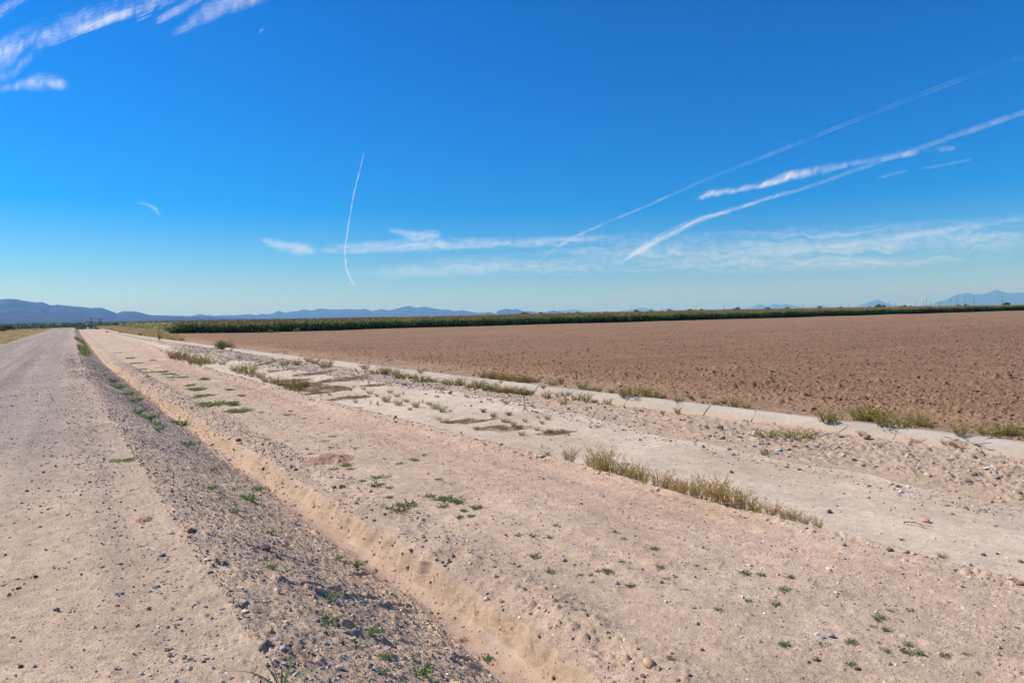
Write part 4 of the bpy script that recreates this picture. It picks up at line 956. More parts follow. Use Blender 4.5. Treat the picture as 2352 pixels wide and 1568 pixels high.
# the dirt strip
plants(k3, 'bluegreen', [(30, 435, 80, 'green'), (85, 455, 60, 'green'), (200, 490, 70, 'green'), (100, 545, 42), (170, 540, 44, 'green'), (120, 510, 38), (455, 655, 55), (545, 660, 65), (650, 670, 60), (685, 595, 44), (1050, 640, 44, 'green'), (1100, 680, 50), (555, 785, 75), (1290, 740, 66, 'green'), (655, 880, 85),
     (1000, 870, 95, 'green'), (945, 865, 50, 'yellow'), (840, 890, 44), (900, 890, 48), (1150, 960, 80, 'green'), (1090, 815, 48), (1325, 850, 70), (1550, 845, 36), (1600, 865, 30, 'yellow'), (910, 940, 38), (1365, 915, 42, 'withered'), (1420, 905, 36), (1845, 890, 70, 'green'), (1945, 900, 58, 'green'), (2130, 920, 62, 'yellow'),
     (2085, 990, 75, 'green'), (1865, 1055, 62), (2035, 1080, 75), (1680, 1115, 70), (2085, 1330, 65), (1395, 1415, 70, 'withered'), (1480, 990, 36), (860, 1115, 40), (325, 915, 32, 'withered'), (690, 1060, 62, 'withered'), (2170, 1005, 24), (1140, 855, 26, 'yellow')])
plants(k4, 'bluegreen', [(1000, 1230, 78, 'green'), (970, 1275, 42, 'withered'), (1040, 1295, 58), (1060, 1195, 46), (1165, 1190, 42), (860, 1350, 70), (710, 1360, 52), (520, 1370, 58, 'green'), (1150, 1365, 62), (1140, 1400, 80), (1215, 1410, 72, 'green'), (1335, 1420, 76, 'yellow'), (1040, 1400, 54), (860, 1465, 66), (1450, 1418, 50, 'withered'), (1510, 1515, 42), (1000, 1360, 30, 'withered')])
plants(k2, 'green', [(35, 285, 75), (270, 350, 115), (340, 295, 52), (190, 435, 70), (430, 580, 56), (520, 660, 62, 'yellow'), (440, 810, 62), (705, 760, 52, 'withered'), (865, 745, 80), (915, 768, 66, 'yellow'), (1000, 800, 80), (800, 1000, 105), (790, 1150, 160, 'bluegreen'), (970, 1150, 52, 'yellow'), (1085, 1230, 135), (985, 1320, 84, 'bluegreen'), (1170, 1390, 95),
     (1400, 1475, 195), (1160, 1490, 100, 'bluegreen'), (1690, 1280, 60, 'withered'), (1850, 1400, 80, 'bluegreen'), (920, 135, 64), (850, 160, 52, 'withered'), (958, 160, 42), (1150, 205, 95, 'mat'), (1280, 125, 38), (1378, 100, 54), (1130, 265, 84, 'bluegreen'), (1035, 237, 38), (1210, 285, 44), (1215, 345, 42), (1205, 420, 44), (1320, 390, 115, 'bluegreen'), (1290, 430, 100, 'withered'),
     (1480, 340, 64), (1575, 352, 120), (1660, 380, 74), (1565, 405, 64, 'bluegreen'), (1780, 410, 68), (1695, 435, 42), (1750, 465, 48), (1670, 480, 48, 'bluegreen'), (1530, 225, 48, 'bluegreen'), (690, 62, 28, 'yellow'), (1440, 70, 28)])
plants(k1, 'green', [(570, 25, 56), (600, 55, 66), (640, 90, 76), (680, 120, 86), (700, 180, 76), (750, 210, 84), (790, 245, 64), (800, 270, 62, 'bluegreen'), (920, 240, 84), (945, 345, 84, 'bluegreen'), (630, 426, 90, 'mat'), (685, 424, 60, 'mat'), (575, 428, 30, 'yellow'), (1085, 480, 44, 'yellow'), (1070, 570, 62), (1265, 620, 95), (1190, 690, 54), (1180, 575, 42, 'yellow'), (1310, 575, 54),
     (1000, 60, 66, 'mat'), (970, 45, 44), (1040, 95, 66, 'mat'), (1100, 130, 115, 'mat'), (1190, 140, 64), (1220, 170, 84, 'mat'), (1170, 70, 34, 'withered'), (1230, 100, 34, 'withered'), (718, 870, 26, 'withered')])
plants(k6, 'mat', [(190, 430, 76), (270, 465, 120), (330, 520, 112), (420, 520, 64), (245, 545, 84), (600, 590, 92), (640, 625, 74), (690, 680, 132), (612, 665, 62), (890, 695, 54, 'green'), (125, 345, 76), (50, 325, 66), (10, 370, 54), (325, 360, 84, 'yellow'), (580, 470, 76, 'yellow'), (700, 530, 84, 'withered'), (1180, 680, 56, 'yellow'), (1210, 720, 44, 'yellow'), (1140, 720, 80, 'withered'), (1320, 755, 44, 'yellow'),
     (1250, 875, 28, 'green'), (1500, 900, 28, 'green'), (1590, 930, 62, 'green'), (1540, 965, 62), (1490, 980, 44, 'green'), (950, 960, 72, 'yellow'), (1150, 975, 42), (1450, 905, 42, 'yellow'), (1680, 860, 42, 'withered'), (1100, 1040, 62), (1570, 1040, 60, 'yellow'), (1660, 1040, 42), (1810, 1045, 62, 'withered'), (1370, 1100, 52, 'yellow'), (2105, 1150, 52, 'green'), (1770, 970, 44, 'green'), (1480, 800, 50, 'withered'), (20, 790, 90, 'green'), (110, 820, 90, 'green'), (90, 990, 80, 'green'), (185, 985, 50, 'green')])
plant(*k6(430, 590), 232*SCL[id(k6)], 'mat', 'brightest and biggest green weed mat on the dirt strip near the trench')
plants(k8, 'mat', [(690, 525, 84), (640, 560, 46), (860, 595, 124), (940, 660, 164), (1170, 630, 92, 'yellow'), (1090, 690, 54), (1010, 750, 114), (1220, 735, 64), (1130, 790, 124), (1290, 780, 144), (1380, 810, 164), (1420, 860, 124), (1580, 860, 124), (1100, 860, 84, 'yellow'), (1480, 830, 64), (1870, 890, 144, 'yellow'),
     (150, 330, 64, 'green'), (180, 365, 84, 'green'), (215, 405, 84, 'green'), (240, 440, 74, 'green'), (490, 840, 84, 'bluegreen'), (560, 880, 94, 'green'), (600, 920, 124, 'green')])
# weeds along the concrete lip and over the wash
plants(k7, 'olive', [(120, 820, 100), (190, 840, 84), (270, 835, 90, 'oliveg'), (355, 855, 90, 'oliveg'), (440, 850, 84, 'rust'), (640, 880, 90, 'oliveg'), (570, 915, 42), (720, 880, 62, 'rust'), (905, 915, 100, 'oliveg'), (980, 935, 64), (1040, 945, 62), (1160, 955, 54), (1260, 975, 110), (1350, 975, 112, 'oliveg'), (1440, 970, 112), (1530, 985, 90), (1600, 1000, 62),
     (1730, 1020, 92), (1820, 995, 44), (1940, 1000, 54), (2050, 1050, 74), (2120, 1045, 64, 'rust'), (2200, 1060, 104), (2320, 1080, 84, 'oliveg'),
     (20, 910, 92), (120, 925, 100, 'oliveg'), (200, 945, 92, 'oliveg'), (260, 950, 84), (330, 960, 84, 'oliveg'), (400, 970, 84), (460, 965, 74), (590, 990, 100, 'rust'), (690, 985, 62), (750, 1000, 84), (850, 1020, 84), (930, 1025, 92), (1010, 1035, 62), (1120, 1050, 74, 'oliveg'), (740, 1055, 62), (245, 1060, 32), (45, 1130, 42), (130, 1160, 52, 'rust'), (270, 1150, 42), (1720, 1140, 62, 'rust'), (1590, 1155, 42)])
plants(k5, 'olive', [(110, 300, 84, 'rust'), (210, 330, 92), (270, 340, 62), (360, 340, 100), (430, 370, 100, 'oliveg'), (500, 365, 100), (560, 370, 100, 'oliveg'), (690, 400, 100), (780, 400, 112, 'oliveg'), (850, 405, 100, 'oliveg'), (920, 430, 92), (1000, 445, 92, 'oliveg'), (1080, 450, 92), (1150, 455, 100, 'oliveg'), (1240, 475, 100), (1320, 480, 92, 'oliveg'), (1400, 490, 92), (1470, 500, 92),
     (1540, 505, 62), (450, 290, 62), (1050, 325, 100, 'oliveg'), (1150, 340, 100), (1240, 350, 100, 'rust'), (1330, 360, 100), (1420, 370, 100, 'oliveg'), (1240, 395, 44), (1500, 380, 84), (1580, 375, 84, 'rust'), (1650, 445, 42), (1830, 380, 54, 'rust'), (2320, 490, 62),
     (15, 530, 44), (150, 490, 54, 'rust'), (110, 570, 84), (215, 530, 54), (275, 520, 30, 'spike'), (230, 600, 92, 'oliveg'), (310, 580, 62), (20, 620, 32, 'spike'), (465, 600, 34, 'spike'), (400, 620, 92, 'oliveg'), (340, 660, 42), (525, 610, 48), (590, 640, 84, 'oliveg'), (660, 670, 84), (735, 680, 36, 'rust'), (900, 535, 54), (1290, 605, 36), (1060, 680, 54), (1160, 730, 54, 'rust'), (1310, 710, 62, 'rust'),
     (1260, 780, 50, 'rust'), (1300, 780, 62), (1360, 815, 64, 'rust'), (1475, 775, 54, 'rust'), (1420, 835, 74, 'rust'), (1250, 840, 84), (1600, 740, 36), (1640, 795, 54, 'rust'), (1695, 750, 62), (1590, 860, 54, 'rust'), (1720, 880, 54), (2080, 670, 32, 'spike'), (2120, 845, 32), (2185, 835, 42), (1440, 905, 62, 'rust'), (680, 750, 150, 'tan'), (620, 745, 90, 'tan'), (1640, 1040, 34, 'spike'), (1690, 1100, 60, 'olive')])
plants(k6, 'olive', [(510, 210, 64), (690, 275, 130), (780, 280, 130, 'oliveg'), (620, 275, 64), (800, 330, 64), (880, 330, 92), (940, 370, 100), (1020, 390, 100), (1090, 400, 112), (1170, 410, 122, 'oliveg'), (1250, 410, 130), (1320, 410, 112, 'rust'), (1240, 450, 122), (970, 270, 84, 'tan'), (1030, 275, 74, 'tan'), (1120, 210, 92), (1240, 210, 84, 'rust'), (1360, 180, 92), (1530, 230, 112), (1420, 200, 92, 'rust'), (1920, 250, 90),
     (2010, 290, 84), (2100, 300, 92, 'rust'), (2200, 310, 92), (2270, 340, 92, 'oliveg'), (1900, 460, 54), (1960, 500, 54, 'oliveg'), (1770, 470, 42, 'rust'), (1805, 440, 28, 'rust'), (1560, 520, 32), (1820, 590, 42), (1970, 610, 30, 'spike'), (2040, 620, 30, 'spike'), (1475, 530, 22), (30, 130, 124, 'rust'), (100, 140, 150), (180, 150, 150, 'rust'), (260, 160, 140, 'tan'), (330, 170, 130, 'oliveg'), (400, 190, 100, 'oliveg'), (230, 190, 110), (300, 195, 110, 'oliveg')])
plants(k4, 'olive', [(420, 390, 44), (1000, 350, 38), (1190, 330, 60, 'rust'), (1350, 340, 50), (1410, 360, 54), (915, 295, 40, 'rust'), (1115, 832, 26, 'rust'), (1325, 915, 42, 'rust')])
# big green weeds sprawling over the concrete on the right
for x, y, w_ in [(735, 210, 74), (780, 215, 66), (905, 200, 84), (945, 200, 90), (1000, 205, 96), (1040, 230, 90), (1130, 235, 84), (1190, 230, 74), (1240, 240, 60), (1420, 280, 70), (1560, 275, 84), (1640, 280, 80), (1700, 285, 74)]:
    px, py = k4(x, y); plant(px, py, w_*.45*1.1, 'oliveg')
plant(1830, 1000-12, 60, 'oliveg', 'flat dull green weed patch at the top of the rubble bank', .45)
plant(1760, 985, 56, 'oliveg', 'flattened green weed against the concrete, right of the widest crack', .45)
plant(1008, 884, 34, 'dead', 'pale grey dead bush on the bank crest among olive weeds')
for x, y, w_ in [(1790, 265, 90), (1740, 285, 110), (1905, 330, 110), (1960, 350, 80), (1370, 270, 90), (1390, 290, 110), (620, 130, 160), (540, 150, 150), (700, 120, 150), (830, 150, 120), (900, 165, 120), (250, 80, 120), (340, 75, 120)]:
    px, py = k6(x, y); plant(px, py, w_*.784/3.36, 'dead', hk=.55)
# row of brown bushes along the berm
for i, (x, y, w_) in enumerate([(755, 185, 80), (880, 215, 112), (950, 225, 132), (1030, 210, 152), (1100, 240, 134), (1170, 270, 116), (1215, 295, 84), (1330, 320, 116), (1390, 320, 96), (1440, 345, 116), (1500, 360, 124), (1560, 385, 134), (1640, 405, 144), (1700, 420, 142), (1770, 440, 132), (1840, 465, 116), (1890, 490, 96), (1960, 520, 84), (2050, 545, 84), (2100, 562, 74), (2170, 582, 64), (2270, 600, 64)]):
    px, py = k3(x, y); S = w_*.784/2.0909
    d_ = ray(px, py+S*.34); p = d_*((-.60-EYE)/d_[2]); yy = p[1]; xx = max(float(bx(6, yy))+.05, min(p[0], float(bx(6, yy))+.35))
    o = plant(px, py, S, 'brownbush', at=np.array((xx, yy, 0)), hk=1.3)
    o['label'] = f'{["first", "second", "third", "fourth", "fifth", "sixth", "seventh", "eighth", "ninth", "tenth", "eleventh", "twelfth", "thirteenth", "fourteenth", "fifteenth", "sixteenth", "seventeenth", "eighteenth", "nineteenth", "twentieth", "twenty first", "twenty second"][i]} twiggy brown bush along the berm, counted from the far end'
    for q in list(PENDING):
        if q[0] is o: PENDING.remove(q)

# the big shrub on the bank, a greener seedling by the far crop and dry stalks
def shrub_mesh(name, seed, n, c1, c2, ax=(1, 1, .6), leaf=(.09, .03), clump=9, stems=14, twig=(.2, .15, .08)):
    r = np.random.default_rng(seed); s = Soup()
    cen = unit(r.normal(size=(clump, 3)))*np.array(ax)*.55; cen[:, 2] = np.abs(cen[:, 2])+.25*ax[2]
    for c in cen[:stems]:
        t = np.linspace(0, 1, 5)[:, None]; p = t*c*1.1+np.array((0, 0, .0)); p[:, :2] += .05*np.cumsum(r.normal(size=(5, 2)), 0)
        s.tube(p, np.linspace(.03, .008, 5), twig, 4)
    k = r.integers(0, clump, n); rad = r.uniform(.25, .55, clump)[k][:, None]
    P = cen[k]+unit(r.normal(size=(n, 3)))*rad*(r.random((n, 1))**.4)*np.array((1, 1, .8)); P[:, 2] = np.maximum(P[:, 2], .02)
    D = unit(r.normal(size=(n, 3))+unit(P+1e-6)*1.0+np.array((0, 0, .3)))
    tone = r.random(clump)[k][:, None]*.6+r.random((n, 1))*.4
    C = np.array(c1)*(1-tone)+np.array(c2)*tone
    s.leaves(P, D, leaf[0]*r.uniform(.6, 1.5, n), leaf[1]*r.uniform(.7, 1.4, n), C, .3, r)
    return s.mesh(name)
def shrub(name, px, pyb, w_px, mesh_, label, cat, group=None, zk=1., mat='leaf'):
    p = hit(px, pyb); S = w_px*depth_of(p)/F/2
    if not mesh_.materials: mesh_.materials.append(M[mat])
    o = link(name, mesh_); o.location = (p[0], p[1], float(H(p[0], p[1])[0])-.03*S); o.scale = (S, S, S*zk); o.rotation_euler = (0, 0, px*.37)
    return tag(o, label, cat, group)
gs = shrub_mesh('green_shrub', 900, 2600, (.07, .12, .035), (.16, .19, .06), (1, .9, .62), (.10, .022), 14)
shrub('green_shrub', 514, 801, 56, gs, 'big rounded green shrub on the bank beside the concrete lip', 'shrub')
ys_ = shrub_mesh('yellow_shrub', 901, 700, (.30, .22, .05), (.24, .21, .06), (1, 1, .45))
shrub('yellow_shrub', 534, 805, 22, ys_, 'low yellow weed clump at the right foot of the big green shrub', 'weed', zk=.8)
gg = shrub_mesh('green_shrub', 902, 700, (.05, .13, .04), (.09, .17, .05), (1, 1, .6))
shrub('green_shrub', 247, 764, 11, gg, 'small bright green shrub where the dirt strip meets the dry weeds', 'shrub')
ds = shrub_mesh('dark_shrub', 903, 600, (.05, .04, .03), (.11, .085, .055), (.7, .7, 1.1), (.14, .03), 8)
shrub('dark_shrub', 276, 766, 8, ds, 'dark withered stalk plant before the pale green crop, beside the small green shrub', 'dead plant', zk=1.2, mat='dry')
shrub('dark_shrub', 351, 768, 9, ds, 'dark withered stalk plant at the corner of the sorghum field', 'dead plant', zk=1.2, mat='dry')
tl = tuft(905, (.40, .26, .13), (.46, .33, .19), 40, .35, 8, (.11, .02), (.42, .27, .14))
for px, py, w_, lb in [(366, 781, 17, 'tall tan dry stalk clump rising in front of the sorghum corner'), (400, 779, 10, 'thin brownish dry stalk at the left end of the ploughed field'), (410, 777, 8, 'sparse pale dry stalk right of the thin brownish one')]:
    shrub('dry_stalks', px, py, w_*1.5, tl, lb, 'dry plant', None, 2.2, 'dry')
# broad grass blades at the bottom edge
def blades():
    r = np.random.default_rng(77); s = Soup()
    p0 = hit(648, 1612)
    root = empty('grass_plant', (p0[0], p0[1], float(H(p0[0], p0[1])[0])))
    tag(root, 'broad green grass blades with purple seed heads at the bottom edge', 'grass plant')
    for a, L, lean, wd, c in [(2.6, .26, .9, .011, (.10, .20, .07)), (2.2, .22, .5, .009, (.13, .24, .08)), (.6, .24, .5, .010, (.09, .19, .07)), (1.2, .20, .2, .008, (.16, .27, .08)), (-.5, .22, .8, .009, (.10, .20, .07)), (3.4, .18, .7, .008, (.12, .21, .07)), (.1, .19, .9, .008, (.15, .25, .09)), (4.4, .17, .8, .009, (.12, .22, .07)), (5.2, .16, .6, .009, (.12, .22, .07))]:
        t = np.linspace(0, 1, 9); x = L*lean*t**1.6; z = L*(t-.45*lean*t**2.6)
        cx = np.stack((np.cos(a)*x, np.sin(a)*x, z), 1); sd = np.array((-math.sin(a), math.cos(a), .0))
        wv = wd*(1-t**2.2)*(.55+.9*np.sqrt(t+.02)); wv[-1] = .0006
        up = np.array((0, 0, .35))*wv[:, None]
        V = np.stack((cx+sd*wv[:, None]*.6+up, cx, cx-sd*wv[:, None]*.6+up), 1).reshape(-1, 3)
        Q = [(i*3+j, i*3+j+1, i*3+j+4, i*3+j+3) for i in range(8) for j in range(2)]
        b = Soup(); b.add(V, np.clip(np.array(c)*(1+.15*fbm(np.repeat(t, 3)*6, np.repeat(t, 3), 5, 2))[:, None], .02, .6), quads=Q)
        link('blade', b.mesh('blade', True), M['leaf'], root)
    for a, L, lean in [(2.0, .20, .35), (.9, .24, .5), (2.9, .17, .6)]:
        b = Soup(); t = np.linspace(0, 1, 7); x = L*lean*t**1.5
        p = np.stack((np.cos(a)*x, np.sin(a)*x, L*(t-.3*lean*t**2)), 1); b.tube(p, np.linspace(.0022, .0012, 7), (.16, .20, .08), 4)
        n = 26; q = p[-1]+(p[-1]-p[-2])*r.uniform(-.9, .6, (n, 1)); b.leaves(q, unit(r.normal(size=(n, 3))+np.array((0, 0, .6))), .012, .004, jit((.17, .06, .10), n), .2, r)
        link('seed_head', b.mesh('seed_head'), M['leaf'], root)
blades()

def berm_pt(px, py, z=-.585):
    d = ray(px, py); return d*((z-EYE)/d[2])+np.array((0, 0, EYE))
# ================================================================= LITTER AND FALLEN WOOD
def scrap(px, py, w_px, label, c, seed, asp=(1, .6, .4)):
    p = berm_pt(px, py); S = w_px*depth_of(p)/F/2
    n = 26; u = np.linspace(-1, 1, n); U, V = np.meshgrid(u, u)
    X = U*asp[0]; Y = V*asp[1]
    Z = asp[2]*(.5*(1-U**2)*(1-V**2)+.55*np.abs(fbm(U*2.2, V*2.2, seed, 3))*(1-.6*np.maximum(U**2, V**2)))
    X = X+.25*fbm(U*2, V*2, seed+1, 3); Y = Y+.25*fbm(U*2, V*2, seed+2, 3)
    P = np.stack((X, Y, Z), -1).reshape(-1, 3)
    Q = grid_quads(n, n); lo = P.copy(); lo[:, 2] -= .02
    me = mesh_np('plastic_scrap', np.concatenate((P, lo)), np.concatenate((Q, Q[:, ::-1]+n*n)), col=jit(c, 2*n*n, .06), smooth=False)
    o = link('plastic_scrap', me, M['plastic']); o.scale = (S, S, S); o.location = (p[0], p[1], float(H(p[0], p[1])[0])+.015); o.rotation_euler = (0, 0, -.55)
    tag(o, label, 'litter', 'yellow plastic scraps by the berm')
scrap(1241, 1046, 24, 'crumpled pale yellow plastic scrap beside a thin weed at the berm', (.66, .60, .30), 920, (1, .8, .75))
scrap(812, 931, 40, 'long flattened pale yellow plastic scrap lying on the far berm', (.62, .56, .28), 923, (1, .35, .22))
scrap(893, 950, 14, 'small white yellow plastic scrap between the two bigger yellow scraps', (.70, .66, .42), 926, (1, .6, .6))
def branch(pts, rad, c, label, name='branch', twigs=4, seed=1):
    W = [hit(*q) for q in pts]; W = [np.array((p[0], p[1], float(H(p[0], p[1])[0])+rad*1.2+.01)) for p in W]
    n = 14; t = np.linspace(0, len(W)-1, n); i0 = np.clip(t.astype(int), 0, len(W)-2); f = (t-i0)[:, None]; Wn = np.array(W)
    P = Wn[i0]*(1-f)+Wn[i0+1]*f; r = np.random.default_rng(seed)
    P = P+r.normal(size=P.shape)*rad*.8; P[:, 2] += np.sin(np.linspace(0, np.pi, n))*.03
    root = empty(name, tuple(P[0])); tag(root, label, 'stick' if name == 'stick' else 'branch')
    s = Soup(); s.tube(P-P[0], np.linspace(rad, rad*.5, n), c, 5); link('stem', s.mesh('stem', True), M['bark'], root)
    for k in range(twigs):
        i = r.integers(2, n-2); d = unit(P[i+1]-P[i-1])+r.normal(size=3)*.6; d[2] = abs(d[2])*.6
        L = r.uniform(.12, .3); tt = np.linspace(0, 1, 4)[:, None]
        s = Soup(); s.tube(P[i]-P[0]+unit(d)*L*tt, np.linspace(rad*.5, rad*.25, 4), c, 4); link('twig', s.mesh('twig'), M['bark'], root)
branch([(2257, 1080), (2291, 1083)], .012, (.75, .72, .66), 'short straight white stick on the rubble at the right', 'stick', 0, 3)
branch([(2168, 1006), (2215, 1021), (2262, 1032), (2300, 1045)], .016, (.34, .30, .27), 'long fallen grey branch along the foot of the concrete at the right', 'branch', 5, 4)
branch([(2075, 1204), (2100, 1207), (2123, 1214)], .010, (.20, .15, .12), 'thin dark stick lying on the sandy wash', 'stick', 1, 5)
branch([(1882, 1036), (1925, 1030), (1955, 1036)], .010, (.30, .25, .22), 'tangled thin grey twig on the rubble below the concrete', 'branch', 5, 6)
branch([(1718, 1000), (1745, 1012), (1752, 1022)], .012, (.42, .38, .34), 'pale twig bundle lying under the flattened green weed', 'branch', 6, 7)
branch([(1858, 1008), (1880, 1001), (1905, 1004)], .012, (.16, .13, .12), 'dark bent twig at the concrete foot, left of the long grey branch', 'branch', 2, 8)
branch([(880, 832), (905, 829), (935, 836)], .02, (.38, .34, .30), 'grey forked branch lying on the field side of the concrete', 'branch', 4, 9)
branch([(1395, 1318), (1420, 1322), (1436, 1325)], .004, (.45, .36, .26), 'thin straw on the dirt strip near the tan boulder', 'stick', 0, 10) if False else None

# ================================================================= SORGHUM, DRY GRASS, SCRUB
def sorghum(seed, pale=0.):
    """one plant, 1 m tall: stalk, arching leaves, rusty seed head"""
    r = np.random.default_rng(seed); s = Soup()
    s.box((0, 0, .42), (.012, .012, .42), (.14, .17, .06))
    n = 9; a = np.arange(n)*2.6+r.uniform(0, 1, n); z0 = np.linspace(.10, .80, n)
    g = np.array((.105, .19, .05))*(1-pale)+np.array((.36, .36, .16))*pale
    for i in range(n):
        L = r.uniform(.28, .48); w = r.uniform(.035, .06); d = np.array((math.cos(a[i]), math.sin(a[i]), 0)); sd = np.array((-math.sin(a[i]), math.cos(a[i]), 0))*w
        p0 = np.array((0, 0, z0[i])); p1 = p0+d*L*.5+np.array((0, 0, .16)); p2 = p0+d*L+np.array((0, 0, r.uniform(-.06, .08)))
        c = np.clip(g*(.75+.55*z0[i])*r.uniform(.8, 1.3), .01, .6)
        s.add([p0-sd*.4, p0+sd*.4, p1+sd, p1-sd, p2+sd*.15, p2-sd*.15], c, quads=[(0, 1, 2, 3), (3, 2, 4, 5)])
    if pale < .9:
        hc = (.36, .155, .06) if pale < .3 else (.40, .25, .12)
        k = 5
        P = np.stack((r.normal(0, .012, k), r.normal(0, .012, k), r.uniform(.84, .90, k)), 1)
        s.leaves(P, np.stack((r.normal(0, .25, k), r.normal(0, .25, k), np.ones(k)), 1), r.uniform(.14, .2, k), .055, jit(hc, k, .2, r), 0., r)
    return s
SG = [sorghum(1000+i) for i in range(4)]; SGP = [sorghum(1010+i, .55) for i in range(3)]
def tile(name, protos, X, Y, Z, S, rot, pick, mat, kind='stuff', zs=None, tone=None):
    Vs, Qs, Ts, Cs, n0 = [], [], [], [], 0
    zs = S if zs is None else zs
    for k, p in enumerate(protos):
        V = np.concatenate(p.V); C = np.concatenate(p.C); Q = np.concatenate(p.Q) if p.Q else None; T = np.concatenate(p.T) if p.T else None
        m = np.nonzero(pick == k)[0]
        if len(m) == 0: continue
        c, s_ = np.cos(rot[m])[:, None], np.sin(rot[m])[:, None]; sc = S[m][:, None]
        W = np.stack(((V[None, :, 0]*c-V[None, :, 1]*s_)*sc+X[m][:, None], (V[None, :, 0]*s_+V[None, :, 1]*c)*sc+Y[m][:, None], V[None, :, 2]*zs[m][:, None]+Z[m][:, None]), -1)
        Vs.append(W.reshape(-1, 3)); cc = np.broadcast_to(C, (len(m),)+C.shape)
        if tone is not None: cc = cc*tone[m][:, None, None]
        Cs.append(cc.reshape(-1, 3)); off = n0+np.arange(len(m))*len(V)
        if Q is not None: Qs.append((Q[None]+off[:, None, None]).reshape(-1, 4))
        if T is not None: Ts.append((T[None]+off[:, None, None]).reshape(-1, 3))
        n0 += len(m)*len(V)
    me = mesh_np(name, np.concatenate(Vs), np.concatenate(Qs) if Qs else None, np.concatenate(Ts) if Ts else None, np.clip(np.concatenate(Cs), .01, .8))
    o = link(name, me, M[mat])
    return tag(o, kind=kind) if kind else o
RS = np.random.default_rng(1234)
def cropH(X): return 1.95-.5*sstep(17, 14, X)+.4*sstep(40, 330, X)+.16*fbm(X*.06, X*0, 71, 3)+.12*fbm(X*.35, X*0, 72, 2)
# front rank: the 300 nearest plants one by one
front = []
meshes = [p.mesh('sorghum_plant') for p in SG]
for m_ in meshes: m_.materials.append(M['crop'])
xs = 14.3
for i in range(300):
    x = xs+i*.30+RS.normal(0, .06); y = 142.2+RS.normal(0, .16)
    o = link('sorghum_plant', meshes[i % 4]); h = float(cropH(np.array(x)))*RS.uniform(.86, 1.1)
    o.location = (x, y, float(H(x, y, False)[0])-.02); o.scale = (h*1.15, h*1.15, h); o.rotation_euler = (0, 0, RS.uniform(0, 6.28))
    tag(o, 'leafy green sorghum plant with rusty head in the front rank of the crop, left half', 'sorghum plant', 'sorghum plants along the near edge of the crop')
# the rest of the crop as one mass
X1, Y1 = [], []
for row in range(7):
    x = np.arange(14 if row else 14.3+90, 470, .30); X1.append(x+RS.normal(0, .08, len(x))); Y1.append(142.3+row*.8+RS.normal(0, .18, len(x)))
nfar = 26000
u = RS.random(nfar)**1.6; yy = 148+u*182; xx = 14+RS.random(nfar)*(1.0*yy*2.85-14); X1.append(xx); Y1.append(yy)
X1 = np.concatenate(X1); Y1 = np.concatenate(Y1); n = len(X1)
h1 = cropH(X1)*RS.uniform(.85, 1.12, n); dark = np.clip(1.05+.55*fbm(X1*.22, Y1*.3, 75, 3), .5, 1.8)
far_ = Y1 > 148
S1 = np.where(far_, h1*1.5, h1*1.15)
Z1 = H(X1, Y1, False)-.02
pale = (X1 < 24+6*fbm(Y1*.1, X1*.1, 76, 2)) & far_ | (X1 < 15.2)
pk = RS.integers(0, 4, n); pk = np.where(pale, 4+RS.integers(0, 3, n), pk)
tile('sorghum_crop', SG+SGP, X1, Y1, Z1, S1, RS.uniform(0, 6.28, n), pk, 'crop', zs=h1, tone=dark)
# self-sown greener weeds at the foot of the crop
fw = shrub_mesh('field_weed', 1050, 260, (.10, .14, .05), (.20, .22, .08), (1, 1, .7), (.22, .08), 8)
for px, py, w_, lb in [(593, 765, 11, 'pale green weed bush at the foot of the sorghum, leftmost of four'), (622, 764, 18, 'wide pale green weed bush at the foot of the sorghum, second of four'), (682, 762, 20, 'wide pale green weed bush at the foot of the sorghum, third of four'), (710, 760, 14, 'pale green weed bush at the foot of the sorghum, rightmost of four')]:
    shrub('field_weed', px, py, w_, fw, lb, 'weed', 'weed bushes at the foot of the sorghum', 1.1)

# dry grass: on the far end of the bank and along the left side of the road
def grass_clump(seed, c1, c2, n=26, sp=.35):
    r = np.random.default_rng(seed); s = Soup()
    a = r.uniform(0, 6.28, n); q = sp*np.sqrt(r.random(n))
    P = np.stack((q*np.cos(a), q*np.sin(a), np.zeros(n)), 1); D = np.stack((np.cos(a)*.35*r.random(n), np.sin(a)*.35*r.random(n), np.ones(n)), 1)+.15*r.normal(size=(n, 3))
    k = r.random((n, 1)); s.leaves(P, D, r.uniform(.5, 1.05, n), r.uniform(.04, .09, n), np.array(c1)*(1-k)+np.array(c2)*k, .25, r)
    return s
GT = [grass_clump(1100+i, (.46, .33, .17), (.60, .45, .24)) for i in range(3)]+[grass_clump(1110+i, (.22, .25, .09), (.38, .34, .15)) for i in range(3)]
n = 5200
Yg = np.exp(RS.uniform(math.log(48), math.log(330), n)); wl = RS.random(n)**1.5*24
Xg = bx(1, Yg)-.25-wl; keep = fbm(Xg*.2, Yg*.1, 130, 3)+.55 > RS.random(n)*.9
Xg, Yg, wl = Xg[keep], Yg[keep], wl[keep]; n = len(Xg)
green_ = (fbm(Xg*.12, Yg*.05, 131, 3)+wl/16-.35 > RS.random(n)*.7)
tile('dry_grass', GT, Xg, Yg, H(Xg, Yg, False)-.02, RS.uniform(.5, .9, n)*(1+Yg/300), RS.uniform(0, 6, n), np.where(green_, 3, 0)+RS.integers(0, 3, n), 'dry', zs=RS.uniform(.25, .55, n)*(1-.5*np.exp(-wl/1.0)))
n = 2600
Yg = np.exp(RS.uniform(math.log(88), math.log(330), n)); Xg = bx(11, Yg)+.35+RS.random(n)**1.3*(np.maximum(.6, 13.6-bx(11, Yg))*np.clip((Yg-88)/50, .2, 1))
thin = RS.random(n) < np.where(Yg < 125, .35, 1); Xg, Yg = Xg[thin], Yg[thin]; n = len(Xg)
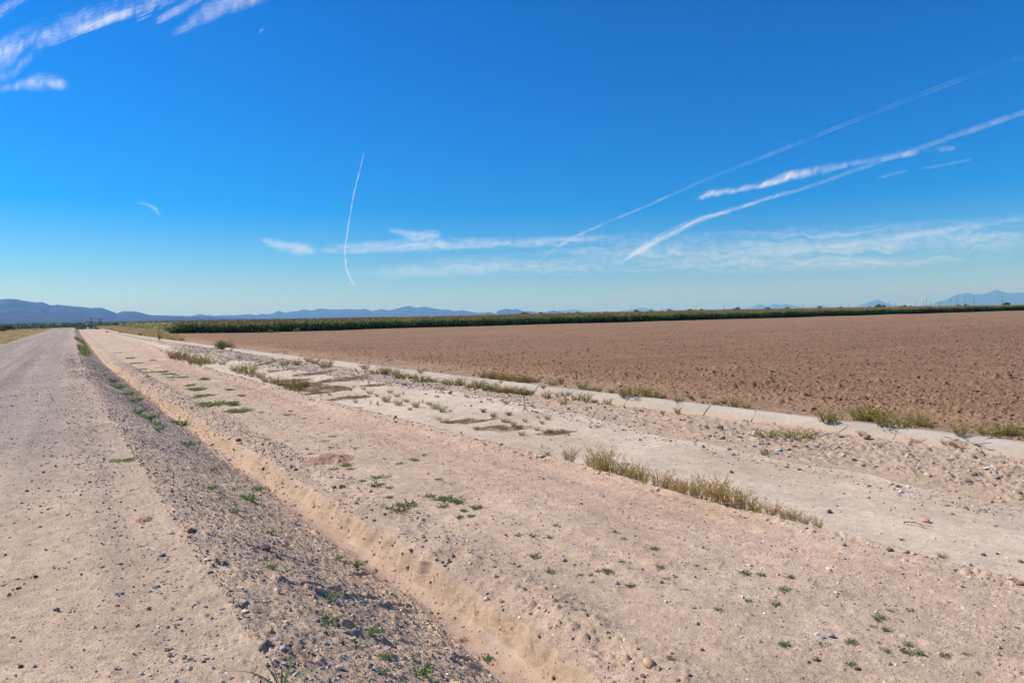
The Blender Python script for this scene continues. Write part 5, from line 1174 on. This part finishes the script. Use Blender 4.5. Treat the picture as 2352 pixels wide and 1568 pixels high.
tile('dry_weeds', GT, Xg, Yg, H(Xg, Yg, False)-.02, RS.uniform(.5, 1.0, n), RS.uniform(0, 6, n), np.where(RS.random(n) < .16, 3, 0)+RS.integers(0, 3, n), 'dry', zs=RS.uniform(.35, 1.0, n))
xs_, ys2 = RS.uniform(5.5, 12, 26000), np.exp(RS.uniform(math.log(8), math.log(45), 26000))      # stubble on the damp silt
kp = (stain(xs_, ys2) > RS.uniform(.25, 1.0, 26000)) & (RS.random(26000) < .5); Xg, Yg = xs_[kp], ys2[kp]; n = len(Xg)
ST = [grass_clump(1130+i, (.24, .16, .07), (.34, .29, .11), 12, .3) for i in range(3)]
tile('silt_stubble', ST, Xg, Yg, H(Xg, Yg, False)-.01, RS.uniform(.10, .22, n), RS.uniform(0, 6, n), RS.integers(0, 3, n), 'dry', zs=RS.uniform(.03, .10, n))
n = 500      # grass on the road verge far ahead
Yg = RS.uniform(45, 95, n); Xg = bx(2, Yg)+.1+RS.random(n)*.7
GV = [grass_clump(1120+i, (.12, .19, .05), (.28, .28, .10), 20, .25) for i in range(3)]
kp = fbm(Yg*.12, Xg, 133, 2) > -.15; Xg, Yg = Xg[kp], Yg[kp]; n = len(Xg)
tile('verge_grass', GV, Xg, Yg, H(Xg, Yg, False)-.01, RS.uniform(.3, .6, n), RS.uniform(0, 6, n), RS.integers(0, 3, n), 'leaf', zs=RS.uniform(.08, .2, n))

# ----------------------------------------------------------------- trees and bushes of the desert plain
def crown(seed, n, c1, c2, ax, leaf, clump=12):
    r = np.random.default_rng(seed); s = Soup()
    cen = unit(r.normal(size=(clump, 3)))*np.array(ax)*r.uniform(.25, .7, (clump, 1)); cen[:, 2] = cen[:, 2]*.6
    k = r.integers(0, clump, n); rad = r.uniform(.25, .45, clump)[k][:, None]
    P = cen[k]+unit(r.normal(size=(n, 3)))*rad*(r.random((n, 1))**.35)*np.array((1, 1, .75))
    tone = r.random(clump)[k][:, None]*.65+r.random((n, 1))*.35
    s.leaves(P, unit(r.normal(size=(n, 3))+unit(P)), leaf[0]*r.uniform(.6, 1.5, n), leaf[1]*r.uniform(.7, 1.4, n), np.array(c1)*(1-tone)+np.array(c2)*tone, .2, r)
    return s.mesh('crown')
CR_ = [crown(1200+i, 620, (.06, .095, .035), (.15, .19, .07), (1, 1, .75), (.20, .11)) for i in range(4)]
CRo = [crown(1210+i, 480, (.17, .15, .075), (.28, .23, .12), (1, 1, .6), (.18, .10)) for i in range(2)]
def trunk(seed):
    r = np.random.default_rng(seed); s = Soup()
    for k in range(4):
        a = k*1.7+r.uniform(0, 1); t = np.linspace(0, 1, 5)
        p = np.stack((np.cos(a)*.45*t**1.4, np.sin(a)*.45*t**1.4, t*1.0), 1); p[:, :2] += .03*np.cumsum(r.normal(size=(5, 2)), 0)
        s.tube(p, np.linspace(.07, .02, 5), (.12, .09, .065), 5)
    return s.mesh('trunk')
TRK = [trunk(1220+i) for i in range(2)]
for m_ in CR_+CRo: m_.materials.append(M['bush'])
for m_ in TRK: m_.materials.append(M['bark'])
def desert_tree(pos, width, height, label, olive=False, seed=0, group='desert trees and bushes', name='desert_tree', cat='tree'):
    root = empty(name, tuple(pos), seed*1.3); tag(root, label, cat, group)
    low = height < width*.8
    c = link('crown', (CRo if olive else CR_)[seed % (2 if olive else 4)], None, root)
    ch = height*(.56 if low else .42); c.location = (0, 0, height-ch*.98); c.scale = (width*.56, width*.56, ch*1.25)
    t = link('trunk', TRK[seed % 2], None, root); t.scale = (width*.5, width*.5, max(.3, height-ch*1.0)); t.location = (0, 0, -.05)
    return root
# left of the road
LT = [(17, 759, 27, 15, 'biggest dark round mesquite tree at the left edge beyond the dry grass'), (4, 762, 17, 11, 'dark bush cut by the left edge of the picture, before the biggest mesquite'), (43, 755, 11, 6, 'small bush just right of the biggest mesquite tree'), (70, 753, 13, 5, 'low pale green bush between the small bush and the dark pair'),
      (86, 754, 14, 6, 'left bush of the dark pair on the far side of the dry grass'), (96, 754, 15, 8, 'taller right bush of the dark pair on the far side of the dry grass'), (112, 755, 14, 6, 'green bush in the middle of the clump left of the road end'), (127, 756, 22, 7, 'wide green bush of the clump left of the road end'),
      (143, 757, 9, 5, 'small bright green bush touching the left side of the road end'), (150, 756, 8, 8, 'dark upright bush right beside the road end'), (148, 750, 20, 7, 'green bush standing behind the road end, left'), (160, 748, 8, 5, 'small dark bush behind the road end, middle'), (167, 748, 5, 5, 'tiny dark bush behind the road end, right'),
      (57, 750, 12, 4, 'faint far bush above the low pale green bush')]
for i, (px, py, w_, h_, lb) in enumerate(LT):
    p = hit(px, py)
    if p[0] > -6 and p[1] < 300: d_ = ray(px, py); p = d_*(395/d_[1])+np.array((0, 0, EYE)); p[0] = min(p[0], -6.5)
    k = depth_of(p)/F
    desert_tree((p[0], p[1], float(H(p[0], p[1], False)[0])-.05), w_*k, h_*k, lb, False, i, 'bushes left of the road')
# beyond the crop
FT = [((1400+x/2.94)*.784, (820+y/2.94)*.784, w_/2.94*.784) for x, y, w_ in [(400, 272, 75), (540, 265, 40), (780, 268, 36), (865, 264, 52), (1100, 266, 60), (1360, 251, 55), (1490, 248, 36), (1658, 240, 55), (1830, 242, 70), (1925, 243, 45), (2160, 241, 36), (2230, 225, 75)]]
FT += [((2200+x/2.614)*.784, (820+y/2.614)*.784, w_/2.614*.784) for x, y, w_ in [(130, 203, 50), (280, 197, 46), (525, 191, 42), (685, 196, 42)]]
FT += [((2500+x/4.704)*.784, (830+y/4.704)*.784, w_/4.704*.784) for x, y, w_ in [(225, 297, 60), (350, 277, 90), (420, 279, 60), (620, 298, 60), (705, 283, 75), (790, 298, 60), (1435, 271, 70), (1555, 267, 80), (2110, 245, 95)]]
FT.sort()
NUM = ['first', 'second', 'third', 'fourth', 'fifth', 'sixth', 'seventh', 'eighth', 'ninth', 'tenth', 'eleventh', 'twelfth', 'thirteenth', 'fourteenth', 'fifteenth', 'sixteenth', 'seventeenth', 'eighteenth', 'nineteenth', 'twentieth', 'twenty first', 'twenty second', 'twenty third', 'twenty fourth', 'twenty fifth', 'twenty sixth']
for i, (px, py, w_) in enumerate(FT):
    d = ray(px, py); D = 620+(i*137 % 260); s_ = D/math.hypot(d[0], d[1]); top = EYE+s_*d[2]
    ol = i % 3 == 1
    desert_tree((d[0]*s_, d[1]*s_, -3.25), w_*s_/F*1.05, top+3.25+.5, f'{"brownish" if ol else "green"} tree crown above the sorghum, {NUM[i]} of those trees from the left', ol, i, 'trees beyond the sorghum')
# scrub too far and too thick to count
SB = []
for i in range(4):
    r = np.random.default_rng(1300+i); s = Soup(); n = 20
    P = unit(r.normal(size=(n, 3)))*np.array((.8, .8, .45))*r.uniform(.4, 1, (n, 1)); P[:, 2] = np.abs(P[:, 2])+.05
    s.leaves(P, unit(r.normal(size=(n, 3))+np.array((0, 0, .5))), r.uniform(.5, .9, n), r.uniform(.35, .6, n), jit([(.12, .17, .07), (.16, .20, .085), (.21, .22, .115), (.13, .18, .08)][i], n, .25, r), .1, r); SB.append(s)
n = 8500
D = np.exp(RS.uniform(math.log(330), math.log(5500), n)); A = RS.uniform(R(-14), R(76), n)
A = np.where(RS.random(n) < .55, RS.uniform(R(-14), R(22), n), A)
Xs, Ys = D*np.sin(A), D*np.cos(A)
out = (Ys > 345) | (Xs < -72); out &= ~((np.abs(Xs+2) < 8) & (Ys < 520)); Xs, Ys, D = Xs[out], Ys[out], D[out]; n = len(Xs)
szb = RS.uniform(.8, 2.2, n)*(1+D/3500)
tile('desert_scrub', SB, Xs, Ys, np.full(n, -3.25), szb*1.2, RS.uniform(0, 6, n), RS.integers(0, 4, n), 'bush', zs=szb*RS.uniform(.7, 1.3, n))
# nearer scrub behind the left grass
n = 150
Yg = RS.uniform(230, 345, n); Xg = -12-RS.random(n)**1.3*60
tile('desert_scrub', SB, Xg, Yg, H(Xg, Yg, False)-.05, RS.uniform(.5, 1.4, n), RS.uniform(0, 6, n), RS.integers(0, 4, n), 'bush', zs=RS.uniform(.4, 1.2, n))

# ----------------------------------------------------------------- power poles and the small pump yard
def pole_mesh(h, r=.14, c=(.16, .115, .09)):
    s = Soup(); s.tube(np.stack((np.zeros(5), np.zeros(5), np.linspace(0, h, 5)), 1), np.linspace(r, r*.65, 5), c, 8); return s.mesh('pole', True)
def power_pole(px, ytop, label, hh=11., Dr=(500, 2600), arms=1, rr=.14, group='power poles beyond the fields', arm_rot=.6):
    d = ray(px, ytop); el = d[2]/math.hypot(d[0], d[1])
    D = float(np.clip((hh-3.25-EYE)/max(el, 1e-4), *Dr)); h = EYE+D*el+3.25
    s_ = D/math.hypot(d[0], d[1])
    root = empty('power_pole', (d[0]*s_, d[1]*s_, -3.25), arm_rot); tag(root, label, 'power pole', group)
    o = link('pole', pole_mesh(h, max(rr, D*.00022)), M['bark'], root)
    for k in range(arms):
        b = Soup(); w = max(.05, D*.00010)
        z = h-.45-1.3*k; L = 1.25 if k == 0 else 1.0
        b.box((0, max(.17, D*.00025)+w, z), (L, w, w*1.1), (.15, .11, .085))
        a = link('crossarm', b.mesh('crossarm'), M['bark'], root)
        for x in (-L*.88, -L*.35, L*.88):
            t = Soup(); t.tube([(x, max(.17, D*.00025)+w, z+w), (x, max(.17, D*.00025)+w, z+w+.16), (x, max(.17, D*.00025)+w, z+w+.26)], [.05, .075, .04], (.42, .40, .37), 6)
            link('insulator', t.mesh('insulator', True), M['metal'], a)
    return root
q2 = lambda x, y: ((700+x/2.94)*.784, (820+y/2.94)*.784)
q3 = lambda x, y: ((1400+x/2.94)*.784, (820+y/2.94)*.784)
q5 = lambda x, y: ((2500+x/4.704)*.784, (830+y/4.704)*.784)
PP = [(581, 720.5, 8, 1)]
PP = [((200+1795/4.704)*.784, (920+38/4.704)*.784, 9., 0)]+[(*q2(x, y), 10., a) for x, y, a in [(531, 290, 0), (1343, 272, 0), (2086, 257, 0)]]+[(*q3(x, y), 10., a) for x, y, a in [(704, 242, 0), (1320, 230, 0), (1498, 234, 1), (1586, 232, 1), (1879, 218, 0), (2124, 217, 1), (2250, 216, 1)]]
PP += [((2200+x/2.614)*.784, (820+y/2.614)*.784, 11., a) for x, y, a in [(405, 181, 0), (745, 170, 0)]]
PP += [(*q5(x, y), h, a) for x, y, h, a in [(500, 238, 12, 1), (578, 262, 11, 1), (855, 236, 12, 1), (967, 238, 12, 1), (1007, 196, 16, 2), (1068, 249, 12, 0), (1189, 244, 12, 1), (1343, 192, 14, 1), (1428, 154, 18, 1), (1537, 174, 16, 2), (1667, 180, 15, 0), (2053, 180, 15, 1), (2167, 227, 12, 0)]]
PP.sort()
for i, (px, py, hh, a) in enumerate(PP):
    power_pole(px, py, f'distant {"pole without visible arms" if a == 0 else "pole with crossarm"} above the sorghum, {NUM[i] if i < len(NUM) else "last"} of the poles from the left', hh, arms=a)
# the pump yard left of the crop: double-pole frames, control box and a white tank
def frame(px, ytop, D, gap, label, posts=2, c=(.13, .10, .085), bar=True, plat=False):
    d = ray(px, ytop); s_ = D/math.hypot(d[0], d[1]); h = EYE+s_*d[2]+3.4; g = gap*s_/F
    root = empty('pole_frame', (d[0]*s_, d[1]*s_, -3.4), -.1); tag(root, label, 'pole frame', 'pole frames of the pump yard')
    for k in range(posts):
        x = (k-(posts-1)/2)*g/(max(1, posts-1)); o = link('pole', pole_mesh(h*(1-.08*(k % 2)), .17, c), M['bark'], root); o.location = (x, 0, 0)
    if bar:
        for z in (h*.97, h*.72):
            b = Soup(); b.box((0, .22, z), (g*.5+(.9 if z > h*.9 else .15), .07, .12), c); link('crossarm', b.mesh('crossarm'), M['bark'], root)
    if plat:
        for x in (-.5, .5):
            b = Soup(); b.tube([(x, -.3, h*.46), (x, -.3, h*.60)], .36, (.30, .33, .34), 10); link('transformer', b.mesh('transformer', True), M['metal'], root)
    return root
frame(209.5, 729.8, 430, 2.6, 'tall double power pole with crossarms at the pump yard, middle of three', 2, plat=True)
frame(203, 737, 520, 1.8, 'shorter dark double pole at the pump yard, left of the tall pair', 2)
frame(229.5, 731.5, 480, 4.5, 'triple pole frame right of the tall double pole', 3, (.17, .11, .085))
def boxes():
    d = ray(210, 753); D = 425; s_ = D/math.hypot(d[0], d[1])
    root = empty('control_box', (d[0]*s_, d[1]*s_, -3.3)); tag(root, 'blue grey control box at the foot of the tall double power pole', 'control box')
    b = Soup(); b.box((0, 0, .9), (.75, .45, .8), (.20, .27, .29)); link('cabinet', b.mesh('cabinet'), M['metal'], root)
    b = Soup(); b.box((0, 0, 1.73), (.82, .52, .03), (.26, .33, .34)); link('lid', b.mesh('lid'), M['metal'], root)
    for x in (-.55, .55):
        b = Soup(); b.box((x, 0, .05), (.07, .35, .05), (.12, .12, .12)); link('foot', b.mesh('foot'), M['metal'], root)
    d = ray(204.5, 750); D = 440; s_ = D/math.hypot(d[0], d[1])
    root = empty('water_tank', (d[0]*s_, d[1]*s_, -3.3)); tag(root, 'small white tank left of the tall double power pole', 'tank')
    b = Soup(); b.tube([(-.95, 0, 1.15), (-.85, 0, 1.15), (.85, 0, 1.15), (.95, 0, 1.15)], [.3, .55, .55, .3], (.78, .78, .76), 14); link('barrel', b.mesh('barrel', True), M['metal'], root)
    for x in (-.55, .55):
        b = Soup(); b.box((x, 0, .36), (.08, .4, .36), (.25, .25, .25)); link('stand', b.mesh('stand'), M['metal'], root)
boxes()
stone(190.7, 759.5, 3.2, 'white', 'white rock at the far end of the dirt strip beside the road', name='rock')
flush_labels()

# ----------------------------------------------------------------- camera and colour
cd = bpy.data.cameras.new('camera'); cd.lens = 24.0; cd.sensor_width = 36.; cd.clip_start = .05; cd.clip_end = 1.2e6
co = bpy.data.objects.new('camera', cd); COL.objects.link(co)
mw = Matrix.Identity(4)
for i in range(3): mw[i][0], mw[i][1], mw[i][2] = CR[i], CU[i], -CF[i]
mw[0][3], mw[1][3], mw[2][3] = 0, 0, EYE
co.matrix_world = mw
SC.camera = co
vs = SC.view_settings
vs.view_transform = 'Standard'; vs.look = 'None'; vs.gamma = 1; vs.use_curve_mapping = False; vs.exposure = .40
SC.render.engine = 'CYCLES'
SC.cycles.transparent_max_bounces = 24; SC.cycles.max_bounces = 5; SC.cycles.diffuse_bounces = 3; SC.cycles.volume_bounces = 0
SC.cycles.use_denoising = True
